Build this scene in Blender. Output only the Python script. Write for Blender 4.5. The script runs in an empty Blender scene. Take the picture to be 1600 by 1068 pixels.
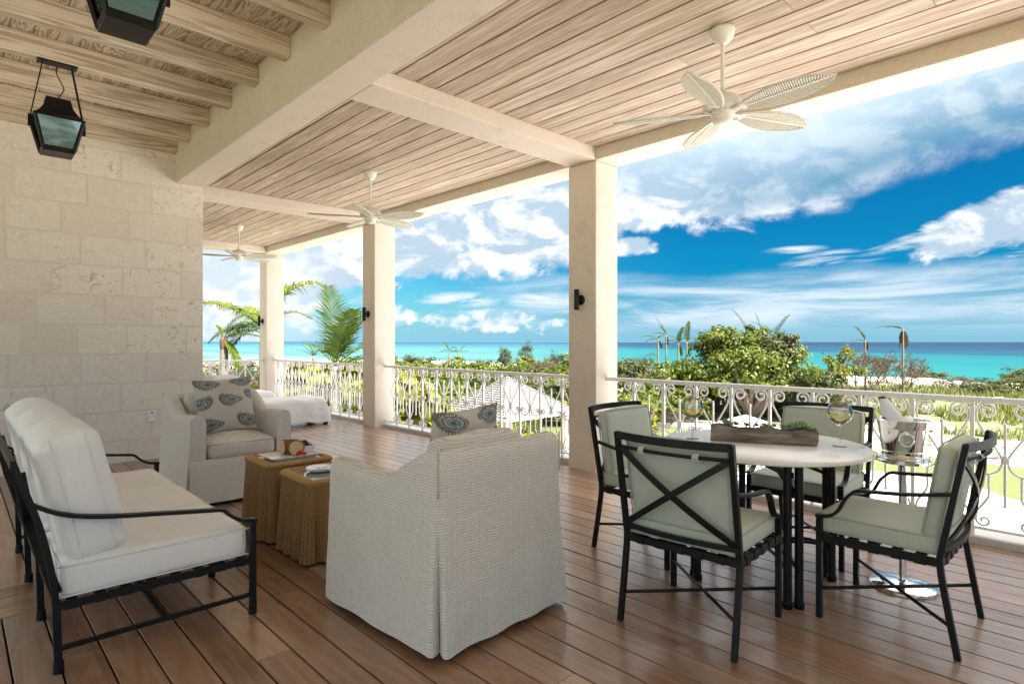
import bpy, bmesh, math, random
import numpy as np
from mathutils import Vector, Matrix, noise
random.seed(7); rng = np.random.default_rng(7)
PI = math.pi; rad = math.radians
SC = bpy.context.scene; COL = SC.collection

# ---------------------------------------------------------------- camera, sky, sun, exposure
EYE = 1.37                                   # eye height above the deck
AZ = math.atan2(973, 924)                    # deck boards run along +Y, the sea lies towards +X
RT = Vector((math.sin(AZ), -math.cos(AZ), 0)); FW = Vector((math.cos(AZ), math.sin(AZ), 0)); UP = Vector((0, 0, 1))
cam = bpy.data.objects.new('camera', bpy.data.cameras.new('camera')); COL.objects.link(cam)
cam.matrix_world = Matrix(((RT.x, 0, -FW.x, 0), (RT.y, 0, -FW.y, 0), (0, 1, 0, EYE), (0, 0, 0, 1)))
cam.data.sensor_width = 36; cam.data.lens = 36 * 924 / 1600; cam.data.clip_end = 60000; cam.data.clip_start = .05
SC.camera = cam
SUN_EL, SUN_AZ = 56, -89                    # the sun stands beyond the right end of the veranda
SKY_STRENGTH, SUN_STRENGTH = .05, 3.3
SC.view_settings.view_transform = 'Standard'; SC.view_settings.look = 'None'; SC.view_settings.gamma = 1
SC.view_settings.use_curve_mapping = False; SC.view_settings.exposure = 2.8
SC.render.engine = 'CYCLES'
SC.cycles.max_bounces = 10; SC.cycles.diffuse_bounces = 6; SC.cycles.transparent_max_bounces = 16
SC.cycles.transmission_bounces = 10
sl = bpy.data.lights.new('sun', 'SUN'); sl.energy = SUN_STRENGTH; sl.angle = rad(.5); sl.color = (1, .965, .925)
so = bpy.data.objects.new('sun', sl); COL.objects.link(so)
sdir = Vector((math.cos(rad(SUN_EL)) * math.cos(rad(SUN_AZ)), math.cos(rad(SUN_EL)) * math.sin(rad(SUN_AZ)), math.sin(rad(SUN_EL))))
so.rotation_euler = sdir.to_track_quat('Z', 'Y').to_euler(); so.location = (10, -20, 40)

class NT:
    """tiny helper for building node trees"""
    def __init__(s, tree): s.t = tree; s.t.nodes.clear()
    def n(s, typ, ins=None, **kw):
        nd = s.t.nodes.new(typ)
        for k, v in kw.items(): setattr(nd, k, v)
        for k, v in (ins or {}).items(): s.put(nd.inputs[k], v)
        return nd
    def put(s, sock, v):
        if isinstance(v, bpy.types.Node): v = v.outputs[0]
        if isinstance(v, bpy.types.NodeSocket): s.t.links.new(v, sock)
        else:
            if isinstance(v, tuple) and len(v) == 3 and sock.type == 'RGBA': v = (*v, 1)
            sock.default_value = v
    def m(s, op, a, b=0.0, c=0.0, clamp=False):
        nd = s.n('ShaderNodeMath', operation=op, use_clamp=clamp); s.put(nd.inputs[0], a); s.put(nd.inputs[1], b); s.put(nd.inputs[2], c); return nd.outputs[0]
    def v(s, op, a, b=(0, 0, 0)):
        nd = s.n('ShaderNodeVectorMath', operation=op); s.put(nd.inputs[0], a); s.put(nd.inputs[1], b); return nd.outputs[0]
    def ss(s, x, a, b):                        # smoothstep a..b
        nd = s.n('ShaderNodeMapRange', interpolation_type='SMOOTHSTEP'); s.put(nd.inputs[0], x)
        s.put(nd.inputs[1], a); s.put(nd.inputs[2], b); return nd.outputs[0]
    def mix(s, f, a, b, blend='MIX'):
        nd = s.n('ShaderNodeMix', data_type='RGBA', blend_type=blend); s.put(nd.inputs[0], f); s.put(nd.inputs[6], a); s.put(nd.inputs[7], b); return nd.outputs[2]
    def noise(s, vec, scale, detail=3, rough=.5, dist=0, col=False):
        nd = s.n('ShaderNodeTexNoise', {'Scale': scale, 'Detail': detail, 'Roughness': rough, 'Distortion': dist}); s.put(nd.inputs['Vector'], vec)
        return nd.outputs[1 if col else 0]
    def ramp(s, f, *stops):
        nd = s.n('ShaderNodeValToRGB'); el = nd.color_ramp.elements
        while len(el) < len(stops): el.new(.5)
        for e, (p, c) in zip(el, stops): e.position = p; e.color = (*c, 1) if len(c) == 3 else c
        s.put(nd.inputs[0], f); return nd.outputs[0]
    def bump(s, h, strength=.3, dist=.01):
        nd = s.n('ShaderNodeBump', {'Strength': strength, 'Distance': dist}); s.put(nd.inputs['Height'], h); return nd.outputs[0]

# sky: physical daylight sky, with clouds laid over it by direction
W = bpy.data.worlds.new('World'); SC.world = W; W.use_nodes = True
w = NT(W.node_tree)
sky = w.n('ShaderNodeTexSky', sky_type='NISHITA', sun_disc=False, sun_elevation=rad(SUN_EL), sun_rotation=rad(90 - SUN_AZ), air_density=1.0, dust_density=.3, ozone_density=3.0, altitude=0)
tc = w.n('ShaderNodeTexCoord').outputs['Generated']
sep = w.n('ShaderNodeSeparateXYZ', {0: tc})
dx, dy, dz = sep.outputs[0], sep.outputs[1], sep.outputs[2]
el = w.m('MULTIPLY', w.m('ARCSINE', dz), 180 / PI)
# azimuth in degrees, clockwise from the middle of the sea view
ca, sa = math.cos(AZ), math.sin(AZ)
fx = w.m('ADD', w.m('MULTIPLY', dx, ca), w.m('MULTIPLY', dy, sa)); rx = w.m('SUBTRACT', w.m('MULTIPLY', dx, sa), w.m('MULTIPLY', dy, ca))
az = w.m('MULTIPLY', w.m('ARCTAN2', rx, fx), 180 / PI)
hz = w.n('ShaderNodeCombineXYZ', {0: az, 1: el, 2: 0.0}).outputs[0]
def stretch(sx, sy, off=0.0): return w.v('ADD', w.v('MULTIPLY', hz, (sx, sy, 1)), (off, off * 1.7, off))
puff = w.noise(stretch(.16, .26), 1.0, 9, .6, .35)               # billowing edges
puff_lit = w.noise(stretch(.16, .26, .12), 1.0, 5, .55, .35)       # the same billows a step towards the sun
soft = w.noise(stretch(.07, .12, 4), 1.0, 5, .5)
streak = w.noise(stretch(.055, .55, 9), 1.0, 8, .62, .6)
wisp = w.noise(stretch(.11, .75, 2), 1.0, 8, .6, .9)
def blob(a0, e0, ra, re, amt=1.0, tilt=0.0):
    u = w.m('DIVIDE', w.m('SUBTRACT', az, a0), ra)
    vv = w.m('DIVIDE', w.m('SUBTRACT', w.m('SUBTRACT', el, e0), w.m('MULTIPLY', w.m('SUBTRACT', az, a0), tilt)), re)
    d = w.m('ADD', w.m('MULTIPLY', u, u), w.m('MULTIPLY', vv, vv))
    return w.m('MULTIPLY', w.m('SUBTRACT', 1.0, d, clamp=False), amt)
def biggest(*xs):
    r = xs[0]
    for x in xs[1:]: r = w.m('MAXIMUM', r, x)
    return r
def dens(field, tex, k, lo, hi): return w.ss(w.m('ADD', field, w.m('MULTIPLY', w.m('SUBTRACT', tex, .5), k)), lo, hi)
# clear sky colour: the physical sky, deepened as a polarised tropical sky is
tint = w.mix(w.ss(az, 18, -24), (.006, .185, .285), (.115, .345, .40))
clear = w.mix(1.0, sky.outputs[0], tint, 'MULTIPLY')
clear = w.mix(w.m('MULTIPLY', w.ss(el, 5.5, .3), .8), clear, (.95, 1.85, 2.45))
CW = (3.35, 3.42, 3.5)                     # sunlit cloud
CG = (1.55, 2.0, 2.45)                      # cloud in its own shade
CD = (.16, .95, 1.62)                       # thick rain-dark base
# 1. the broad bank rising to the upper right
edge = w.m('ADD', w.m('ADD', 10.6, w.m('MULTIPLY', w.ss(az, 24, 41), 3.4)), w.m('MULTIPLY', w.ss(az, 4, -20), -5.5))
depth = w.m('SUBTRACT', el, edge)
right = w.ss(az, 22, 31)
lumps = w.m('ADD', w.m('MULTIPLY', w.m('SUBTRACT', puff, .5), w.m('SUBTRACT', 7.0, w.m('MULTIPLY', right, 4.5))), w.m('MULTIPLY', w.m('SUBTRACT', puff2 := w.noise(stretch(.55, .8, 5), 1.0, 7, .6, .3), .5), 1.1))
bank = w.ss(w.m('ADD', depth, lumps), -.5, w.m('ADD', .7, w.m('MULTIPLY', right, 1.6)))
dark = w.m('MULTIPLY', w.ss(w.m('ADD', depth, w.m('MULTIPLY', w.m('SUBTRACT', soft, .5), 2.5)), .2, 2.6), w.ss(w.m('ADD', depth, w.m('MULTIPLY', w.m('SUBTRACT', soft, .5), 4.0)), 6.2, 1.2))
dark = w.m('MULTIPLY', dark, w.ss(w.m('ADD', az, w.m('MULTIPLY', w.m('SUBTRACT', puff, .5), 16)), 9, 30))
shade = w.ss(w.m('SUBTRACT', w.m('ADD', puff_lit, .015), puff), -.08, .08)
white = w.mix(w.m('MULTIPLY', shade, .95), CW, CG)
bankc = w.mix(w.m('MULTIPLY', w.ss(depth, 1.5, 7), .85), white, w.mix(w.ss(depth, 2.5, 9), (1.2, 1.95, 2.55), (2.6, 3.05, 3.35)))
bankc = w.mix(w.m('MULTIPLY', dark, .93), bankc, CD)
bankc = w.mix(w.ss(el, 19, 48), bankc, (10.0, 10.1, 10.3))   # brightness added to the overcast above the view, to light the veranda
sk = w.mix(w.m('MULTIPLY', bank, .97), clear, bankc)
# 2. cumulus left of the middle column, the far left overcast, the small one at the right
cum = biggest(blob(-7, 11, 12, 5.2, 1.3), blob(2, 11.4, 9, 5, 1.2), blob(39, 8.7, 4.8, 1.9, 1.0, .22), blob(-26, 9, 15, 8.5, 1.2), blob(11.5, 9.0, 2.6, .9, .8))
cumd = w.ss(w.m('ADD', cum, w.m('ADD', w.m('MULTIPLY', w.m('SUBTRACT', puff, .5), 3.2), w.m('MULTIPLY', w.m('SUBTRACT', puff2, .5), .9))), -.25, .38)
sk = w.mix(w.m('MULTIPLY', cumd, .95), sk, white)
sk = w.mix(w.m('MULTIPLY', w.ss(az, -13, -22), .45), sk, w.mix(soft, (2.2, 2.7, 3.1), CW))
low = biggest(blob(-6, 2.0, 3.0, 1.1, .8), blob(-1.6, 2.0, 3.4, 1.2, .9), blob(-11.4, 2.4, 2.4, 1.9, .8), blob(3, 1.7, 2.2, .8, .6))
sk = w.mix(w.m('MULTIPLY', dens(low, puff2, 4.2, .0, .8), .85), sk, w.mix(w.ss(puff2, .62, .44), CW, (2.0, 2.5, 2.9)))
# 3. thin drawn-out veil above the horizon, and a few loose wisps
veil = w.m('MULTIPLY', w.ss(w.m('ADD', el, w.m('MULTIPLY', w.m('SUBTRACT', soft, .5), 3)), 6.6, 4.9), w.ss(el, .3, 2.4))
veil = w.m('MULTIPLY', veil, w.m('MULTIPLY', w.ss(streak, .30, .60), w.ss(az, -13, 12)))
sk = w.mix(w.m('MULTIPLY', veil, .82), sk, w.mix(w.ss(streak, .42, .75), (1.75, 2.3, 2.8), (2.8, 3.05, 3.3)))
wf = biggest(blob(27.5, 7.05, 3.6, .75, 1.0, .12), blob(33.2, 7.6, 4.2, .7, 1.0, .22), blob(25.5, 8.0, 3, .4, .9), blob(-5, 4.1, 5, .9, .9), blob(3.5, 4.0, 5, 1.0, 1.0), blob(35, 8.8, 3, .3, .8, .3), blob(41, 6.6, 1.6, .8, .9))
sk = w.mix(w.m('MULTIPLY', w.m('MULTIPLY', w.ss(wf, .0, .9), w.ss(wisp, .40, .62)), .9), sk, (2.9, 3.1, 3.3))
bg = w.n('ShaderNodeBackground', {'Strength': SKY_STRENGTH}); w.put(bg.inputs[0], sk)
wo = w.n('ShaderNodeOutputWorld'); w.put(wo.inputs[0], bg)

# ---------------------------------------------------------------- materials
def mat(name, col=None, rough=.6, spec=.5, metal=0.0, fn=None, **kw):
    m_ = bpy.data.materials.new(name); m_.use_nodes = True; t = NT(m_.node_tree)
    b = t.n('ShaderNodeBsdfPrincipled', {'Roughness': rough, 'Metallic': metal, 'Specular IOR Level': spec}); o = t.n('ShaderNodeOutputMaterial'); t.put(o.inputs[0], b)
    if col: t.put(b.inputs['Base Color'], col)
    for k, v in kw.items(): t.put(b.inputs[k.replace('_', ' ')], v)
    if fn: fn(t, b, o)
    return m_
def objco(t): return t.n('ShaderNodeTexCoord').outputs['Object']
def wpos(t): return t.n('ShaderNodeNewGeometry').outputs['Position']
def rnd(t): return t.n('ShaderNodeObjectInfo').outputs['Random']
def rndvec(t, vec, k=37.0):
    r = rnd(t); c = t.n('ShaderNodeCombineXYZ', {0: t.m('MULTIPLY', r, k), 1: t.m('MULTIPLY', r, k * 1.7), 2: t.m('MULTIPLY', r, k * .6)})
    return t.v('ADD', vec, c.outputs[0])

def f_stucco(t, b, o):
    p = wpos(t)
    big = t.noise(p, 1.3, 4); fine = t.noise(p, 60, 4, .6); pit = t.noise(p, 75, 2, .5)
    c = t.mix(big, (.70, .615, .525), (.79, .715, .635)); c = t.mix(t.m('MULTIPLY', t.ss(t.noise(p, 5, 5, .65), .5, .75), .6), c, (.64, .54, .42))
    c = t.mix(t.m('MULTIPLY', t.ss(pit, .36, .28), .55), c, (.50, .42, .31))
    t.put(b.inputs['Base Color'], c)
    c2_ = t.mix(t.m('MULTIPLY', t.ss(fine, .4, .65), .30), c, (.60, .51, .41)); t.put(b.inputs['Base Color'], c2_)
    t.put(b.inputs['Normal'], t.bump(t.m('ADD', t.m('MULTIPLY', fine, .9), t.ss(pit, .28, .4)), .5, .008))
M_stucco = mat('stucco', rough=.85, fn=f_stucco)
def f_coral(t, b, o):
    p = rndvec(t, wpos(t)); r = rnd(t)
    speck = t.noise(p, 34, 6, .7, .6); shell = t.noise(p, 11, 6, .65, 1.2); fine = t.noise(p, 110, 3, .6)
    base = t.mix(r, (.74, .655, .575), (.81, .74, .66)); light = (.88, .83, .76)
    amt = t.m('MULTIPLY', t.ss(speck, .5, .64), t.m('ADD', .4, t.m('MULTIPLY', r, .6)))
    c = t.mix(amt, base, light); c = t.mix(t.m('MULTIPLY', t.ss(shell, .55, .66), t.m('ADD', .3, t.m('MULTIPLY', t.ss(r, .74, .80), .6))), c, (.56, .45, .31))
    t.put(b.inputs['Base Color'], c)
    t.put(b.inputs['Normal'], t.bump(t.m('ADD', t.m('MULTIPLY', speck, .8), t.m('ADD', t.m('MULTIPLY', fine, .3), t.ss(shell, .68, .58))), .32, .007))
M_coral = mat('coral_stone', rough=.88, fn=f_coral)
def f_mortar(t, b, o):
    p = wpos(t); t.put(b.inputs['Base Color'], t.mix(t.noise(p, 8, 5), (.70, .62, .55), (.77, .70, .635)))
    t.put(b.inputs['Normal'], t.bump(t.noise(p, 90, 4, .7), .3, .004))
M_mortar = mat('mortar', rough=.9, fn=f_mortar)
def wood(light, dark, wash, freq=34, contrast=(.35, .75), fine=.35, sx=.9, sy=9.0):
    def fn(t, b, o):
        p = rndvec(t, objco(t)); r = rnd(t)
        q = t.v('MULTIPLY', p, (sx, sy, sy))
        field = t.noise(q, 1.0, 2, .4, .25)
        line = t.m('ADD', t.m('MULTIPLY', t.m('SINE', t.m('MULTIPLY', field, freq)), .5), .5)
        fib = t.noise(t.v('MULTIPLY', p, (4, 150, 150)), 1.0, 3, .6)
        pat = t.noise(t.v('MULTIPLY', p, (1.5, 24, 24)), 1.0, 5, .65, .5)
        g = t.m('ADD', t.m('MULTIPLY', line, 1 - fine), t.m('MULTIPLY', fib, fine))
        c = t.mix(t.ss(g, contrast[0], contrast[1]), dark, light)
        c = t.mix(t.m('MULTIPLY', t.ss(pat, .46, .64), .8), c, wash)
        c = t.mix(.6, c, t.mix(r, (.80, .76, .72), (1.12, 1.08, 1.04)), 'MULTIPLY')
        t.put(b.inputs['Base Color'], c); t.put(b.inputs['Normal'], t.bump(g, .25, .003))
    return fn
M_ceiling = mat('limewashed_boards', rough=.75, fn=wood((.53, .435, .345), (.425, .33, .245), (.66, .59, .51), 56, (.2, .85), .5, .6, 14.0))
M_rafter = mat('limewashed_rafter', rough=.8, fn=wood((.68, .60, .495), (.44, .36, .265), (.74, .665, .56), 52, sx=.35, sy=9, fine=.45))
M_over = mat('limewashed_deck_boards', rough=.8, fn=wood((.66, .58, .46), (.38, .31, .22), (.70, .62, .51), 60, sx=1.6, sy=10, fine=.4))
def f_deck(t, b, o):
    p = rndvec(t, objco(t)); r = rnd(t)
    field = t.noise(t.v('MULTIPLY', p, (.8, 6, 6)), 1.0, 3, .5, .3)
    line = t.m('ADD', t.m('MULTIPLY', t.m('SINE', t.m('MULTIPLY', field, 60)), .5), .5)
    fib = t.noise(t.v('MULTIPLY', p, (3, 120, 120)), 1.0, 4, .65)
    streak = t.noise(t.v('MULTIPLY', p, (.9, 22, 22)), 1.0, 4, .6)
    blot = t.noise(p, 3.2, 4, .6)
    c = t.ramp(r, (0, (.150, .070, .038)), (.22, (.33, .175, .092)), (.42, (.20, .108, .064)), (.62, (.42, .245, .135)), (.8, (.32, .235, .175)), (1, (.26, .148, .088)))
    c = t.mix(t.m('MULTIPLY', t.ss(streak, .42, .66), .65), c, (.40, .25, .15))
    c = t.mix(t.m('MULTIPLY', line, .30), c, (.10, .052, .030)); c = t.mix(t.m('MULTIPLY', t.ss(fib, .52, .7), .3), c, (.46, .31, .21))
    c = t.mix(t.m('MULTIPLY', t.ss(blot, .5, .75), .25), c, (.40, .33, .28))
    t.put(b.inputs['Base Color'], c)
    t.put(b.inputs['Roughness'], t.m('ADD', .20, t.m('ADD', t.m('MULTIPLY', fib, .14), t.m('MULTIPLY', blot, .14))))
    t.put(b.inputs['Normal'], t.bump(t.m('ADD', fib, t.m('MULTIPLY', line, .4)), .12, .002))
M_deck = mat('hardwood_deck', rough=.4, fn=f_deck, Coat_Weight=.75, Coat_Roughness=.2)
M_gap = mat('dark_joist', (.02, .014, .01), .9)
M_black = mat('black_painted_metal', (.005, .0052, .006), .45, .3, fn=lambda t, b, o: t.put(b.inputs['Normal'], t.bump(t.noise(objco(t), 160, 3), .06, .002)))
M_bronze = mat('dark_bronze', (.022, .017, .014), .38, metal=.6)
M_iron = mat('white_painted_iron', (.88, .875, .86), .4, fn=lambda t, b, o: t.put(b.inputs['Normal'], t.bump(t.noise(wpos(t), 90, 3), .1, .002)))
M_fan = mat('white_fan_enamel', (.80, .78, .73), .4)
M_blade = mat('cream_fan_blade', (.50, .475, .38), .55); M_rib = mat('pale_fan_rib', (.76, .74, .66), .5)
M_cable = mat('cable', (.01, .01, .01), .5)
def fabric(c1, c2, kind, rough=.9):
    def fn(t, b, o):
        p = objco(t); s_ = t.n('ShaderNodeSeparateXYZ', {0: p}); x, y, z = s_.outputs
        if kind == 'crinkle':
            wob = t.noise(t.v('MULTIPLY', p, (9, 9, 14)), 1.0, 3, .55); amp = t.noise(t.v('MULTIPLY', p, (26, 26, 60)), 1.0, 2, .5); yarn = t.noise(t.v('MULTIPLY', p, (150, 150, 150)), 1.0, 2, .6)
            rows = t.m('SINE', t.m('ADD', t.m('MULTIPLY', z, 2 * PI / .0122), t.m('MULTIPLY', wob, 13)))
            cols = t.m('SINE', t.m('ADD', t.m('MULTIPLY', t.m('ADD', x, y), 2 * PI / .0125), t.m('MULTIPLY', wob, 7)))
            g = t.m('ADD', t.m('ADD', .5, t.m('MULTIPLY', t.m('MULTIPLY', rows, amp), .34)), t.m('ADD', t.m('MULTIPLY', cols, .15), t.m('MULTIPLY', t.m('SUBTRACT', t.m('ADD', yarn, amp), 1.0), .35)))
            t.put(b.inputs['Base Color'], t.mix(t.ss(g, .25, .70), c1, c2)); t.put(b.inputs['Normal'], t.bump(g, .7, .008))
        elif kind == 'stripe':
            g = t.m('ADD', t.m('MULTIPLY', t.m('SINE', t.m('MULTIPLY', t.m('ADD', y, t.m('MULTIPLY', x, 1.0)), 900)), .5), .5)
            f2 = t.noise(t.v('MULTIPLY', p, (160, 160, 30)), 1.0, 2)
            t.put(b.inputs['Base Color'], t.mix(t.m('ADD', t.m('MULTIPLY', g, .7), t.m('MULTIPLY', f2, .3)), c1, c2)); t.put(b.inputs['Normal'], t.bump(g, .2, .002))
        else:
            g = t.noise(p, 320, 2, .6); wr = t.noise(t.v('MULTIPLY', p, (7, 4, 5)), 1.0, 4, .55, 1.4)
            t.put(b.inputs['Base Color'], t.mix(g, c1, c2)); t.put(b.inputs['Normal'], t.bump(t.m('ADD', t.m('MULTIPLY', g, .10), wr), .45, .03))
        t.put(b.inputs['Sheen Weight'], .15)
    return mat('fabric_' + kind, rough=rough, spec=.2, fn=fn)
M_linen = fabric((.57, .535, .475), (.80, .77, .715), 'crinkle')
M_sage = fabric((.44, .495, .42), (.555, .61, .53), 'stripe')
M_white = fabric((.80, .795, .78), (.88, .875, .86), 'plain')
M_cover = mat('white_dust_cover', rough=.9, spec=.2, fn=lambda t, b, o: (t.put(b.inputs['Base Color'], t.mix(t.noise(objco(t), 4, 3), (.76, .755, .75), (.84, .835, .83))), t.put(b.inputs['Normal'], t.bump(t.noise(t.v('MULTIPLY', objco(t), (2.2, 2.2, 2.8)), 1.5, 3, .5, 1.2), .35, .05))))
M_seam = mat('seam_cord', (.76, .755, .74), .9)
M_lseam = mat('linen_cord', (.50, .46, .40), .9)
M_sseam = mat('sage_cord', (.40, .43, .35), .9)
def f_print(t, b, o):
    a = t.n('ShaderNodeVertexColor', layer_name='print').outputs[0]; g = t.noise(objco(t), 300, 2)
    t.put(b.inputs['Base Color'], t.mix(t.m('MULTIPLY', g, .25), a, (.45, .41, .36))); t.put(b.inputs['Normal'], t.bump(g, .2, .002))
M_print = mat('paisley_print', rough=.9, spec=.2, fn=f_print)
def f_wicker(t, b, o):
    uv = t.n('ShaderNodeUVMap').outputs[0]; s_ = t.n('ShaderNodeSeparateXYZ', {0: uv}); u, v = s_.outputs[0], s_.outputs[1]
    cu = t.m('MULTIPLY', u, PI / .0125); cv = t.m('MULTIPLY', v, 2 * PI / .0075)
    row = t.m('FLOOR', t.m('DIVIDE', v, .0075)); ph = t.m('MULTIPLY', row, PI)
    over = t.m('ADD', t.m('MULTIPLY', t.m('SINE', t.m('ADD', cu, ph)), .5), .5)
    rnd_ = t.m('ADD', t.m('MULTIPLY', t.m('COSINE', cv), -.5), .5)
    h = t.m('MULTIPLY', over, rnd_); n_ = t.noise(t.v('MULTIPLY', uv, (14, 90, 1)), 1.0, 3, .6)
    c = t.mix(n_, (.40, .22, .075), (.64, .41, .165)); c = t.mix(t.ss(h, .35, .02), c, (.13, .07, .028))
    t.put(b.inputs['Base Color'], c); t.put(b.inputs['Normal'], t.bump(h, .8, .006))
M_wicker = mat('wicker', rough=.6, fn=f_wicker)
M_cane = mat('cane_braid', rough=.55, fn=lambda t, b, o: t.put(b.inputs['Base Color'], t.mix(t.noise(wpos(t), 60, 3), (.37, .20, .07), (.60, .38, .15))))
M_chrome = mat('polished_steel', (.86, .86, .85), .07, metal=1.0)
M_top = mat('white_stone_top', rough=.22, fn=lambda t, b, o: t.put(b.inputs['Base Color'], t.mix(t.noise(objco(t), 14, 5, .6), (.76, .75, .72), (.84, .83, .81))))
M_china = mat('white_china', (.84, .84, .84), .15)
M_napkin = mat('white_napkin', (.80, .80, .84), .9)
def thin(tint, k):
    def fn(t, b, o):
        tr = t.n('ShaderNodeBsdfTransparent', {'Color': (*tint, 1)}); gl = t.n('ShaderNodeBsdfGlossy', {'Color': (1, 1, 1, 1), 'Roughness': .02}); lw = t.n('ShaderNodeLayerWeight', {'Blend': .25})
        mx = t.n('ShaderNodeMixShader', {0: t.m('ADD', .07, t.m('MULTIPLY', lw.outputs['Fresnel'], k))}); t.put(mx.inputs[1], tr.outputs[0]); t.put(mx.inputs[2], gl.outputs[0]); t.put(o.inputs[0], mx)
    return fn
M_glass = mat('clear_glass', fn=thin((.965, .975, .975), .9))
def f_wine(t, b, o):
    tr = t.n('ShaderNodeBsdfTransparent', {'Color': (.97, .91, .62, 1)}); df = t.n('ShaderNodeBsdfTranslucent', {'Color': (.93, .86, .42, 1)}); mx = t.n('ShaderNodeMixShader', {0: .30})
    t.put(mx.inputs[1], tr.outputs[0]); t.put(mx.inputs[2], df.outputs[0]); t.put(o.inputs[0], mx)
M_wine = mat('white_wine', fn=f_wine)
def f_pane(t, b, o):
    tr = t.n('ShaderNodeBsdfTransparent', {'Color': (.22, .25, .25)}); gl = t.n('ShaderNodeBsdfGlossy', {'Color': (.10, .15, .165), 'Roughness': .03})
    mx = t.n('ShaderNodeMixShader', {0: .6}); t.put(mx.inputs[1], tr.outputs[0]); t.put(mx.inputs[2], gl.outputs[0]); t.put(o.inputs[0], mx)
M_pane = mat('lantern_glass', fn=f_pane)
M_mirrorglass = mat('table_glass', (.22, .25, .23), .04, .8)
def f_drift(t, b, o):
    p = objco(t); n_ = t.noise(t.v('MULTIPLY', p, (5, 30, 30)), 1.0, 6, .65, .4)
    t.put(b.inputs['Base Color'], t.ramp(n_, (.25, (.06, .045, .035)), (.5, (.20, .165, .135)), (.75, (.40, .36, .31)))); t.put(b.inputs['Normal'], t.bump(n_, .7, .012))
M_drift = mat('driftwood', rough=.85, fn=f_drift)
M_succ = mat('succulent_leaf', rough=.5, fn=lambda t, b, o: t.put(b.inputs['Base Color'], t.mix(rnd(t), (.16, .25, .11), (.32, .42, .19))))
M_soil = mat('planting_soil', (.05, .035, .025), .95)
M_crust = mat('cake_crust', rough=.5, fn=lambda t, b, o: t.put(b.inputs['Base Color'], t.mix(t.noise(objco(t), 40, 4), (.11, .035, .012), (.28, .115, .04))))
M_crumb = mat('cake_crumb', rough=.9, fn=lambda t, b, o: (t.put(b.inputs['Base Color'], t.mix(t.noise(objco(t), 60, 4), (.52, .36, .16), (.74, .60, .34))), t.put(b.inputs['Normal'], t.bump(t.noise(objco(t), 120, 3), .6, .004))))
M_red = mat('red_berry', (.55, .012, .015), .25)
M_grape = mat('dark_grape', (.10, .008, .02), .3)
M_plastic = mat('white_plastic', (.80, .80, .80), .4)
# outdoors
def foliage(name, c1, c2, c3=None):
    def fn(t, b, o):
        a = t.n('ShaderNodeVertexColor', layer_name='tone').outputs[0]; s_ = t.n('ShaderNodeSeparateXYZ', {0: a}); k = s_.outputs[0]
        c = t.mix(k, c1, c2)
        if c3: c = t.mix(t.ss(s_.outputs[1], .86, .95), c, c3)
        c = t.mix(.5, c, t.mix(rnd(t), (.8, .85, .8), (1.15, 1.1, 1.0)), 'MULTIPLY')
        t.put(b.inputs['Base Color'], c)
        tr = t.n('ShaderNodeBsdfTranslucent'); t.put(tr.inputs[0], t.mix(.6, c, (1.3, 1.4, .5), 'MULTIPLY')); mx = t.n('ShaderNodeMixShader', {0: .35})
        t.put(mx.inputs[1], b.outputs[0]); t.put(mx.inputs[2], tr.outputs[0]); t.put(o.inputs[0], mx)
    return mat(name, rough=.5, spec=.3, fn=fn)
M_leaf = foliage('bright_leaf', (.032, .056, .008), (.125, .155, .016), (.20, .20, .02))
M_leaf2 = foliage('olive_leaf', (0.0324, 0.0454, 0.0119), (0.0778, 0.0907, 0.0194), (0.1296, 0.0648, 0.0259))
M_leafy = foliage('yellow_green_leaf', (0.0653, 0.0835, 0.0067), (0.1901, 0.1843, 0.0115), (0.2496, 0.1968, 0.0182))
M_palm = foliage('palm_leaf', (0.0194, 0.0431, 0.0079), (0.0730, 0.1126, 0.0114))
M_palmy = foliage('sunlit_palm_leaf', (0.0496, 0.0792, 0.0056), (0.1488, 0.1640, 0.0152))
M_palmdry = foliage('dry_palm_leaf', (0.0392, 0.0280, 0.0160), (0.1120, 0.0896, 0.0448))
M_twig = foliage('dry_twig_leaf', (0.0448, 0.0336, 0.0224), (0.1008, 0.0728, 0.0448), (0.0504, 0.0616, 0.0168))
M_casu = foliage('feathery_leaf', (0.0269, 0.0432, 0.0240), (0.0672, 0.0874, 0.0403))
M_dune = foliage('dune_grass', (.055, .075, .014), (.17, .185, .045), (.26, .235, .11))
M_bark = mat('bark', rough=.9, fn=lambda t, b, o: (t.put(b.inputs['Base Color'], t.mix(t.noise(objco(t), 7, 5, .65), (.10, .07, .05), (.27, .21, .16))), t.put(b.inputs['Normal'], t.bump(t.noise(objco(t), 25, 4), .5, .03))))
M_palmbark = mat('palm_bark', rough=.9, fn=lambda t, b, o: (t.put(b.inputs['Base Color'], t.mix(t.noise(t.v('MULTIPLY', objco(t), (4, 4, 14)), 1.0, 5, .65), (.10, .08, .06), (.25, .215, .175)))))
M_husk = mat('palm_husk', rough=.95, fn=lambda t, b, o: t.put(b.inputs['Base Color'], t.mix(t.noise(objco(t), 9, 5, .65), (.05, .028, .015), (.14, .085, .05))))
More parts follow.
